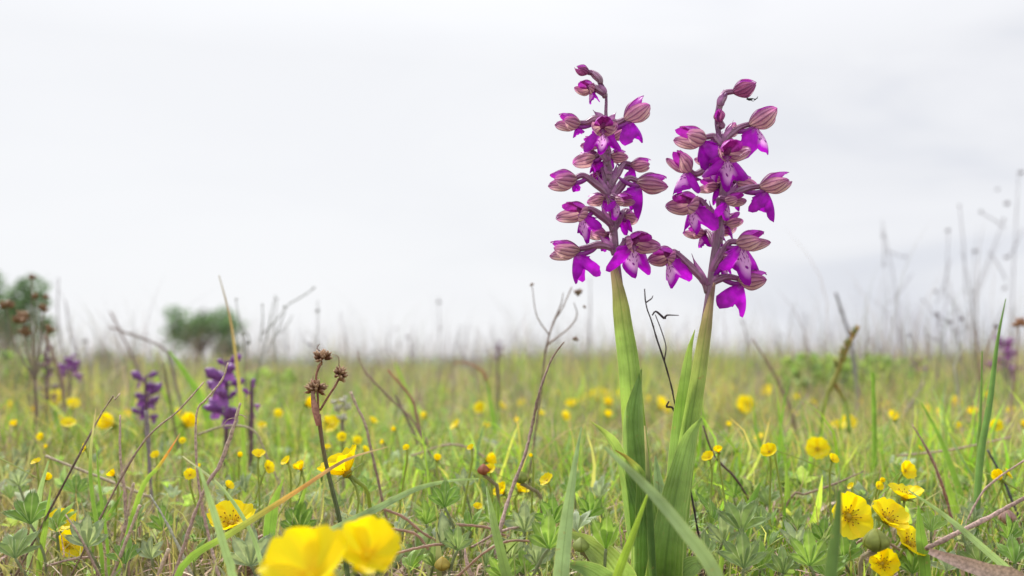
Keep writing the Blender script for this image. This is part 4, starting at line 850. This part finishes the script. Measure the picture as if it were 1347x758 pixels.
plant_leaf(left, [(844,485,YL-.007),(837,520,YL-.009),(833,560,YL-.009),(838,610,YL-.008),(848,690,YL-.007),(852,780,YL-.005)], [1,24,33,36,38,44], [(.28,.40,.16),(.24,.37,.14),(.24,.36,.13),G2,G2,G2], curl=1.3, name='sheath_leaf')
plant_leaf(left, [(776,554,YL-.02),(796,572,YL-.018),(812,596,YL-.014),(826,640,YL-.010),(842,700,YL-.008)], [1,17,20,30,36], [(.30,.36,.08),G3,G1,G2,G2], curl=.9, twist=[.9,.7,.4,0])
plant_leaf(left, [(809,592,YL-.022),(828,604,YL-.021),(845,628,YL-.017),(850,680,YL-.012),(850,760,YL-.010)], [1,14,25,34,36], [(.42,.25,.08),G1,G2,G2,G2], curl=.9, twist=[-.6,-.4,0,0])
plant_leaf(left, [(752,702,YL-.015),(775,716,YL-.018),(805,745,YL-.02),(830,790,YL-.01)], [6,32,44,30], [(.30,.38,.12),(.30,.40,.12),G1,G1], curl=.7)
plant_leaf(left, [(745,742,YL-.025),(775,750,YL-.03),(815,778,YL-.025)], [4,26,34], [G1,G2,G2], curl=.7)
b = at(884, 790, YR); right = empty('orchid', (b[0], b[1], 0)); tag(right, 'purple orchid with the leaning stem and one big cupped leaf, shorter of the tall pair', 'orchid', 'two tall sharp orchids')
main_stem(right, [(956,123,YR),(946,136,YR),(943,160,YR),(950,200,YR),(953,235,YR),(949,270,YR),(944,310,YR),(938,350,YR),(932,400,YR),(924,450,YR),(915,510,YR),(904,570,YR),(893,640,YR),(880,790,YR)], [2,3.6,4.5,5,5.3,5.7,6.2,6.8,7.5,8,9,11,12,14], [(.3,.08,.28),(.30,.10,.26),PU,PU,PU,(.24,.14,.14),PG,G2,G2,G2,G2])
plant_leaf(right, [(940,372,YR-.005),(934,400,YR-.006),(927,440,YR-.006),(918,500,YR-.006),(908,560,YR-.006),(896,640,YR-.006),(882,760,YR-.006)], [3,16,20,22,26,30,36], [(.34,.20,.24),(.32,.27,.18),(.30,.36,.14),G3,G1,G2,G2,G2], curl=1.5, name='sheath_leaf')
plant_leaf(right, [(914,434,YR+.004),(906,462,YR+.002),(899,510,YR),(894,560,YR),(888,640,YR)], [1,13,21,24,24], [G3,G1,(.15,.28,.05),G2,G2], curl=.9, twist=[.5,.3,0])
plant_leaf(right, [(923,550,YR-.012),(908,574,YR-.016),(898,610,YR-.018),(889,650,YR-.018),(880,700,YR-.016),(870,790,YR-.010)], [2,23,33,39,45,52], [G3,G1,G1,G2,(.19,.32,.07),(.19,.32,.07)], curl=1.15)
plant_leaf(right, [(864,628,YR+.02),(862,600,YR+.02),(868,650,YR+.01),(875,690,YR)][1:], [2,16,20], [gP,gP,G2], curl=.9)
plant_leaf(right, [(935,745,YR-.01),(915,742,YR-.012),(893,760,YR-.012),(885,790,YR-.01)], [2,24,30,28], [G1,G1,G2,G2], curl=.7)
OF = orchid_flower
# first orchid, top to bottom
OF(left, 766, 92, YL, 22, -60, 15, (790,108,YL), lipsize=0, bud=True, spur=False, hoodcol=(.26,.06,.20), bract=False)
OF(left, 771, 115, YL-.003, 31, -35, -5, (796,126,YL), lipsize=.6, lipfold=60, hoodcol=(.38,.10,.26))
OF(left, 749, 160, YL, 33, -75, 8, (796,160,YL), lipsize=.45, lipfold=70, hoodcol=(.40,.14,.30))
OF(left, 794, 165, YL-.014, 40, 0, -8, (798,185,YL), lipsize=.95, lipfold=20, spread=1.2)
OF(left, 837, 146, YL, 42, 82, 38, (799,165,YL), lipsize=.85, lipfold=62, liptilt=.1, rot=0)
OF(left, 776, 208, YL+.010, 36, -150, 5, (800,215,YL), lipsize=.8, lipfold=40)
OF(left, 741, 236, YL-.004, 40, -72, -6, (803,262,YL), lipsize=.35, lipfold=60, spread=1.3)
OF(left, 843, 216, YL+.008, 30, 80, 4, (802,250,YL), lipsize=.7, lipfold=50)
OF(left, 857, 240, YL-.006, 42, 84, -4, (805,265,YL), lipsize=1.05, lipfold=55, lipyaw=-25)
OF(left, 758, 278, YL-.010, 42, -42, -5, (806,300,YL), lipsize=.85, lipfold=35)
OF(left, 824, 285, YL+.012, 34, 160, 5, (807,305,YL), lipsize=.7, lipfold=40)
OF(left, 743, 328, YL-.002, 42, -84, 2, (808,330,YL), lipsize=1.08, lipfold=52, lipyaw=20)
OF(left, 841, 318, YL-.014, 44, 22, -6, (811,345,YL), lipsize=1.12, lipfold=12, spread=1.2)
OF(left, 786, 262, YL+.014, 28, -130, 0, (805,285,YL), lipsize=.7, lipfold=40)
OF(left, 812, 205, YL+.012, 28, 120, 10, (801,232,YL), lipsize=.7, lipfold=50)
OF(left, 786, 232, YL+.010, 26, -160, -10, (803,255,YL), lipsize=.9, lipfold=30)
# second orchid
OF(right, 980, 115, YR, 36, 75, 20, (946,142,YR), lipsize=0, bud=True, hoodcol=(.36,.12,.24))
OF(right, 1003, 155, YR, 42, 76, 28, (950,190,YR), lipsize=1.1, lipfold=42, lipyaw=-30)
OF(right, 910, 180, YR-.003, 44, -70, 2, (949,195,YR), lipsize=1.0, lipfold=40, lipyaw=0)
OF(right, 897, 214, YR-.006, 38, -55, 35, (951,228,YR), lipsize=1.05, lipfold=45)
OF(right, 961, 198, YR-.016, 44, 5, -2, (951,225,YR), lipsize=1.05, lipfold=15, spread=1.4)
OF(right, 1019, 240, YR, 44, 80, 18, (951,270,YR), lipsize=.95, lipfold=50, lipyaw=-20)
OF(right, 902, 266, YR-.008, 46, -45, -4, (945,300,YR), lipsize=.95, lipfold=30)
OF(right, 975, 240, YR+.012, 34, 130, 5, (950,285,YR), lipsize=.95, lipfold=45)
OF(right, 944, 232, YR+.014, 34, -140, 5, (950,262,YR), lipsize=.8, lipfold=45)
OF(right, 988, 315, YR-.012, 44, 48, 10, (936,362,YR), lipsize=1.15, lipfold=20, lipyaw=-25, dorsal=-.1)
OF(right, 990, 367, YR-.002, 42, 84, 2, (932,378,YR), lipsize=1.1, lipfold=48, lipyaw=-20)
OF(right, 873, 336, YR-.006, 42, -38, -6, (930,378,YR), lipsize=1.0, lipfold=48)
OF(right, 950, 300, YR+.014, 32, 150, 15, (943,330,YR), lipsize=.7, lipfold=45)
OF(right, 930, 208, YR+.004, 30, -60, 0, (950,232,YR), lipsize=1.1, lipfold=40)
OF(right, 962, 290, YR+.012, 28, 120, 25, (947,315,YR), lipsize=.7, lipfold=40)
OF(left, 812, 176, YL+.008, 26, 70, 20, (799,195,YL), lipsize=.7, lipfold=40)
OF(left, 780, 188, YL+.006, 26, -60, 0, (799,205,YL), lipsize=.7, lipfold=40)
OF(left, 820, 262, YL-.012, 28, 40, -10, (806,290,YL), lipsize=.9, lipfold=30)
OF(left, 786, 306, YL+.008, 28, -70, 10, (808,325,YL), lipsize=.8, lipfold=40)
OF(right, 946, 152, YR-.003, 20, -30, 60, (945,168,YR), lipsize=0, bud=True, hoodcol=(.40,.10,.30), bract=False)
OF(right, 962, 172, YR+.004, 24, 60, 45, (949,190,YR), lipsize=.5, lipfold=40)
OF(right, 932, 244, YR+.006, 28, -80, 5, (950,268,YR), lipsize=.9, lipfold=45)
OF(right, 966, 262, YR-.006, 28, 55, 0, (948,290,YR), lipsize=1.0, lipfold=35)
OF(right, 915, 305, YR+.008, 28, -60, 5, (942,330,YR), lipsize=.7, lipfold=40)
OF(right, 962, 338, YR-.004, 30, 30, 0, (938,365,YR), lipsize=.9, lipfold=30)
# small dark insect under the top flower of the second orchid
mb = MB(); mb.tube([at(982,130,YR-.004), at(986,131,YR-.004), at(990,130,YR-.004)], [.0003,.0006,.0003], (.02,.02,.02), n=6, segs=6)
for a, b_ in (((984,131),(983,127)), ((987,131),(992,133)), ((990,130),(997,129)), ((992,132),(997,127))): mb.tube([at(*a, YR-.004), at((a[0]+b_[0])/2, (a[1]+b_[1])/2+1, YR-.004), at(*b_, YR-.004)], [.0002,.00015,.0001], (.02,.02,.02), n=4, segs=4)
o = at_origin(mb.build('small_insect', M_dark)); tag(o, 'tiny black insect hanging under the top bud of the second orchid', 'insect')
# far orchids, simpler but real flowers
def far_orchid(px, top, bot, Y, label, n=9, wpx=26, col=(.30,.06,.34), lean=0, name='orchid', grp='far blurred orchids'):
    col = (col[0] * 1.1 + .06, col[1] * 1.1 + .05, col[2] * 1.0 + .06); n = int(n * 1.15); wpx *= .85; wpx *= .9; w0 = wpx
    b_ = at(px, 640, Y); root = empty(name, (b_[0], b_[1], 0)); tag(root, label, 'orchid', grp)
    t_ = at(px + lean, top, Y); m = at(px, bot, Y); fl = m.copy(); fl[2] = 0
    mb = MB(); mb.tube([t_, (t_ + m) / 2, m, fl], [.0008, .0015, .0018, .0022], [(.2,.07,.2),(.2,.09,.16),(.14,.2,.06)], n=7); mb.build('stem', M_stem, root)
    for i in range(n):
        u_ = (i + rng.uniform(0, .8)) / n; a = i * 2.4 + rng.uniform(0, 1.6); wpx = w0 * rng.uniform(.6, 1.35); c = t_ * (1 - u_) + m * u_; R = wpx * .5 * Y * MPP * (0.35 + .75 * u_)
        d = nrm(np.array([math.cos(a), math.sin(a) * .6 - .2, rng.uniform(-.1, .8)])); s_ = nrm(np.cross(d, (0, 0, 1))); u2 = np.cross(s_, d)
        mb = MB(); sz = wpx * .40 * Y * MPP
        mb.tube([c, c + d * R * .5, c + d * R, c + d * (R + sz * .5), c + d * (R + sz)], [sz * .10, sz * .13, sz * .34, sz * .38, sz * .05], col, n=8, segs=9)
        cc = c + d * R
        G_ = np.array([[cc + s_ * q * sz * .5 * w_ - np.array([0, 0, 1]) * sz * l + d * sz * .2 * l for q in (-1, -.5, 0, .5, 1)] for l, w_ in ((0, .3), (.4, .8), (.75, 1), (1, .7))])
        mb.grid(G_, np.array(col) * 1.15); mb.build('flower', M_mauve, root)
far_orchid(192, 494, 560, .78, 'dark violet blurred orchid behind the grey-mauve dead stalk', n=11, wpx=40, col=(.17,.04,.26))
far_orchid(298, 474, 560, .68, 'blurred violet orchid in bud behind the knee-bent straw', n=12, wpx=50, col=(.20,.045,.30))
far_orchid(331, 500, 548, .68, 'small blurred orchid with only a few violet buds beside the larger one', n=4, wpx=22, col=(.26,.045,.36))
far_orchid(92, 468, 500, 1.1, 'very blurred violet orchid under the pale upright stalk', n=8, wpx=26, col=(.22,.05,.30))
far_orchid(62, 455, 540, .95, 'withered brown-mauve orchid spike below the brown heads', n=12, wpx=22, col=(.20,.14,.15))
far_orchid(655, 450, 478, 1.2, 'small dark purple orchid head alone on the centre horizon', n=8, wpx=13, col=(.16,.06,.14))
far_orchid(1322, 446, 500, 1.5, 'blurred purple orchid behind the tallest green spike', n=12, wpx=34, col=(.24,.045,.26))
far_orchid(1208, 470, 490, 1.5, 'tiny mauve orchid where the leafy hummock ends', n=6, wpx=14, col=(.24,.08,.24))
# withered brown heads on the left
r = empty('brown_thistle', at(45, 560, .8) * np.array([1, 1, 0])); tag(r, 'withered plant with several brown seed heads near the photo edge', 'seed head plant')
for (px, py, s) in [(8,403,12),(32,422,17),(55,408,10),(33,440,12),(64,436,10),(48,392,8),(42,366,7),(60,392,6)]:
    seed_head(px, py, .8, s, (.27,.16,.09), r)
    c = at(px, py, .8); m = at(46, 500, .8); mb = MB(); mb.tube([c, c * .5 + m * .5 + np.array([(c[0] - m[0]) * .2, 0, 0]), m], [.0004, .0005, .0008], (.28,.22,.18), n=5); mb.build('branch', M_dry, r)
mb = MB(); mb.tube([at(46,500,.8), at(48,560,.8), at(45,700,.8)], [.0013,.0014,.0014], (.24,.17,.15), n=7); mb.build('stem', M_dry, r)
stemtube([(1282,433-0,.9),(1286,470,.9),(1290,520,.9)], [2,4,4], brn, 'thin weed with a dark knob before the edge orchid', heads=[(1310,431,.9,5,(.15,.1,.09))], branches=[([(1310,431,.9),(1300,455,.9),(1290,500,.9)],[2,2,3])], name='dry_weed', cat='dry weed')
stemtube([(1340,430,.85),(1338,470,.85),(1330,540,.85)], [3,4,5], brn, 'weed with an orange-brown seed head at the very edge', heads=[(1342,428,.85,12,(.35,.18,.10))], name='dry_weed', cat='dry weed')
# small pale daisy-like seed head, blurred
r = empty('white_flower', at(450, 620, .62) * np.array([1, 1, 0])); tag(r, 'blurred whitish flower cluster behind the wood rush stem', 'flower')
for (px, py, s) in [(452,528,10),(446,540,10),(458,538,9),(450,552,10),(440,530,7)]:
    seed_head(px, py, .62, s, (.62,.60,.48), r, 'floret')
mb = MB(); mb.tube([at(450,550,.62), at(451,600,.62), at(452,680,.62)], [.0012,.0012,.0012], (.3,.25,.18), n=6); mb.build('stem', M_dry, r)

# ------------------------------------------------------------------ leafy hummock on the horizon
tm1 = palmate_template((.26,.42,.09), L_=.018, W_=.012); tm2 = palmate_template((.32,.46,.12), L_=.018, W_=.012)
tm1 = (tm1[0] * .7, *tm1[1:]); tm2 = (tm2[0] * .7, *tm2[1:])
def leafy(px0, px1, top, Y, n, label, name='leafy_plant'):
    a, b_ = at(px0, 480, Y), at(px1, 480, Y); zt = at(0, top, Y)[2]; root = empty(name, ((a[0] + b_[0]) / 2, Y, 0.0)); tag(root, label, 'leafy plant', 'bright leafy plants')
    sets = []
    for tm in (tm1, tm2):
        x = rng.uniform(a[0], b_[0], n); y = Y + rng.uniform(-.08, .08, n); u_ = (x - a[0]) / (b_[0] - a[0]); zm = zt * (.72 + .28 * np.sin(PI * u_) ** .6)
        sets.append(scatter(tm, x, y, zm * rng.uniform(.45, 1.0, n) ** .7, rng.uniform(.7, 1.3, n), rng.uniform(0, 6.28, n), rng.uniform(-.2, 1.1, n)))
    V, Fq, C = join(sets); V = V - np.array([(a[0] + b_[0]) / 2, Y, 0]); o = mesh_obj('foliage', V, Fq, C, M_leaf); o.parent = root
    for k in range(7):
        x = (k / 6 - .5) * (b_[0] - a[0]) * .8; mb = MB(); mb.tube([(x * .8, 0, 0), (x * .9, 0.01, zt * .4), (x, 0, zt * .85)], [.0018, .0015, .0008], (.16,.26,.07), n=5)
        o = mesh_obj('stem', np.concatenate(mb.v), np.concatenate(mb.f), np.concatenate(mb.c), M_stem, np.concatenate(mb.uv)); o.parent = root
leafy(1025, 1120, 473, 1.55, 90, 'bright green leafy plant crossed by the brown sedge spike')
leafy(1105, 1205, 471, 1.7, 75, 'bright green leafy plant forming the higher end of the hummock')
leafy(300, 400, 490, 1.6, 50, 'bright green leafy plant low behind the far violet orchid')
leafy(10, 60, 470, 1.5, 40, 'bright green leafy plant behind the withered brown heads')

# ------------------------------------------------------------------ far trees and low ridge
def tree(px, base, top, wpx, Y, label, col=(.07,.12,.05), name='tree', nl=6500, seed=1):
    rs = np.random.default_rng(seed); b_ = at(px, base, Y); Ht = at(px, top, Y)[2]; Wd = wpx * Y * MPP
    root = empty(name, (b_[0], Y, -.5)); Ht += .5; tag(root, label, 'tree', 'trees on the horizon')
    mb = MB(); r0 = Ht * .03; fork = Ht * .25
    mb.tube([(0, 0, -.1), (Ht * .01, 0, fork * .5), (0, 0, fork), (Ht * .03, 0, Ht * .75)], [r0 * 1.4, r0, r0 * .9, r0 * .2], (.12,.10,.08), n=8, segs=10)
    o = mesh_obj('trunk', np.concatenate(mb.v), np.concatenate(mb.f), np.concatenate(mb.c), M_bark, np.concatenate(mb.uv)); o.parent = root
    cl = []
    nb = 9
    for k in range(nb):
        a = k * 2.4 + rs.uniform(-.4, .4); e = rs.uniform(.35, .98); rad = rs.uniform(.5, 1.0) * (1 - .35 * e)
        tip = np.array([math.cos(a) * Wd * .42 * rad, math.sin(a) * Wd * .42 * rad, Ht * (.22 + .66 * e)])
        cl.append(tip); mb = MB(); st = np.array([0, 0, fork * (.7 + .5 * e)])
        mb.tube([st, st * .5 + tip * .5 + (0, 0, Ht * .02), tip], [r0 * .5, r0 * .3, r0 * .1], (.12,.10,.08), n=6, segs=7)
        o = mesh_obj('limb', np.concatenate(mb.v), np.concatenate(mb.f), np.concatenate(mb.c), M_bark, np.concatenate(mb.uv)); o.parent = root
    cl = np.array(cl + [t_ * .62 + np.array([rs.uniform(-.15, .15) * Wd, rs.uniform(-.1, .1) * Wd, Ht * .18]) for t_ in cl])
    cl = np.concatenate([cl, np.array([[math.cos(k * 1.3) * Wd * rs.uniform(.1, .40), math.sin(k * 1.3) * Wd * .2, Ht * rs.uniform(.22, .62)] for k in range(14)])])
    n = nl; ci = rs.integers(0, len(cl), n); off = rs.normal(0, 1, (n, 3)); off = off / np.linalg.norm(off, axis=1, keepdims=True) * rs.uniform(.3, 1, (n, 1)) ** .5
    cr_ = rs.uniform(.6, 1.15, len(cl))[ci][:, None]; p = cl[ci] + off * np.array([Wd * .17, Wd * .17, Ht * .13]) * cr_
    p[:, 2] = np.clip(p[:, 2], Ht * .08, Ht)
    s_ = Ht * .024; a1 = nrm(rs.normal(0, 1, (n, 3))); a2 = nrm(np.cross(a1, rs.normal(0, 1, (n, 3)))); q = np.stack([p - a1 * s_, p - a2 * s_ * .7, p + a1 * s_, p + a2 * s_ * .7], 1)
    C = np.repeat(np.array(col)[None] * rs.uniform(.6, 1.5, (n, 1)), 4, 0)
    o = mesh_obj('crown', q.reshape(-1, 3), np.arange(n * 4).reshape(-1, 4), C, M_crown); o.parent = root
tree(262, 483, 374, 128, 45, 'round green tree standing alone on the horizon', (.17,.26,.14), nl=2300, seed=3)
tree(300, 483, 425, 50, 46, 'smaller tree merging with the side of the round one', (.14,.22,.12), nl=1500, seed=8)
tree(10, 483, 345, 130, 38, 'tall green tree cut by the photo edge behind the brown heads', (.17,.26,.14), nl=2300, seed=5)
tree(-60, 483, 370, 120, 40, 'tree mostly outside the photo edge', (.16,.24,.13), seed=15) if False else None
for i, (px, top, wp, Y, lab) in enumerate([(135, 455, 50, 80, 'low grey-green bush on the horizon between tall tree and round tree'), (175, 460, 40, 85, 'low bush next to the round tree, dimmer than its neighbour'), (440, 462, 40, 110, 'low distant bush behind the wood rush heads'),
    (700, 468, 46, 140, 'low distant bush beyond the kinked brown stem'), (600, 467, 40, 140, 'low distant bush behind the arching orange stem'), (1240, 462, 60, 130, 'low distant bush beyond the hummock'), (1290, 460, 60, 130, 'low distant bush near the edge orchid'), (1020, 466, 50, 140, 'low distant bush beyond the second orchid')]):
    tree(px, 483, top, wp, Y, lab, (.18,.22,.18), name='bush', nl=2200, seed=20 + i)
x = np.linspace(-420, 420, 160); prof = 1.9 + .8 * np.sin(x * .013 + 1) + .5 * np.sin(x * .045) + .25 * np.sin(x * .17)
rows = []
for dy, k in ((0, 0), (25, .7), (55, 1.0), (120, 1.05), (200, .2)): rows.append(np.stack([x, np.full_like(x, 330) + dy, prof * k * 1.5 - .05], -1))
mb = MB(); mb.grid(np.array(rows), (.20, .24, .24)); o = mb.build('hills', M_bark); tag(o, 'low wooded ridge along the horizon', 'hills', kind='structure')

# ------------------------------------------------------------------ labels worked out from landmarks
LM = [('the wood rush', 425, 560), ('the near yellow flower pair', 440, 720), ('the withered brown heads', 40, 430), ('the blue-green cut blade', 52, 650), ('the pink straw stubs', 180, 665), ('the far dark violet orchid', 192, 525),
      ('the far budding violet orchid', 298, 515), ('the split straw', 295, 600), ('the sunken yellow flower', 305, 690), ('the long bare twig', 520, 530), ('the arching orange stem', 625, 485), ('the brown bud', 636, 618),
      ('the kinked brown stem', 690, 590), ('the first orchid', 838, 600), ('the yellow striped bud', 582, 742), ('the wide blue-green blade', 745, 690), ('the second orchid', 905, 600), ('the broad pointed leaf', 988, 665), ('the sedge spike', 1105, 480),
      ('the blurred flower over the level twig', 1075, 600), ('the cinquefoil cluster', 1150, 690), ('the cut green stalk', 1150, 560), ('the tall green spikes', 1295, 540), ('the thick dry twig', 1290, 690), ('the round tree', 262, 440), ('the edge orchid', 1325, 465), ('the bowed blade', 1240, 590)]
ORD = ['nearest it', 'second from it', 'third from it', 'fourth from it', 'fifth from it', 'sixth from it', 'seventh from it', 'eighth from it', 'ninth from it', 'tenth from it', 'eleventh from it', 'twelfth from it']
seen = {}
for o, px, py, look in LAB:
    d, nm, lx, ly = min((math.hypot(px - a, (py - b_)), nmm, a, b_) for nmm, a, b_ in LM)
    dx, dy = px - lx, py - ly
    rel = ('above' if dy < 0 else 'below') if abs(dy) > abs(dx) else ('left of' if dx < 0 else 'right of')
    seen.setdefault((look, nm, rel), []).append((d, o))
for (look, nm, rel), v in seen.items():
    v.sort(key=lambda q: q[0])
    for k, (d, o) in enumerate(v):
        o['label'] = f'{look} {rel} {nm}' + (f', {ORD[k]}' if len(v) > 1 else '')
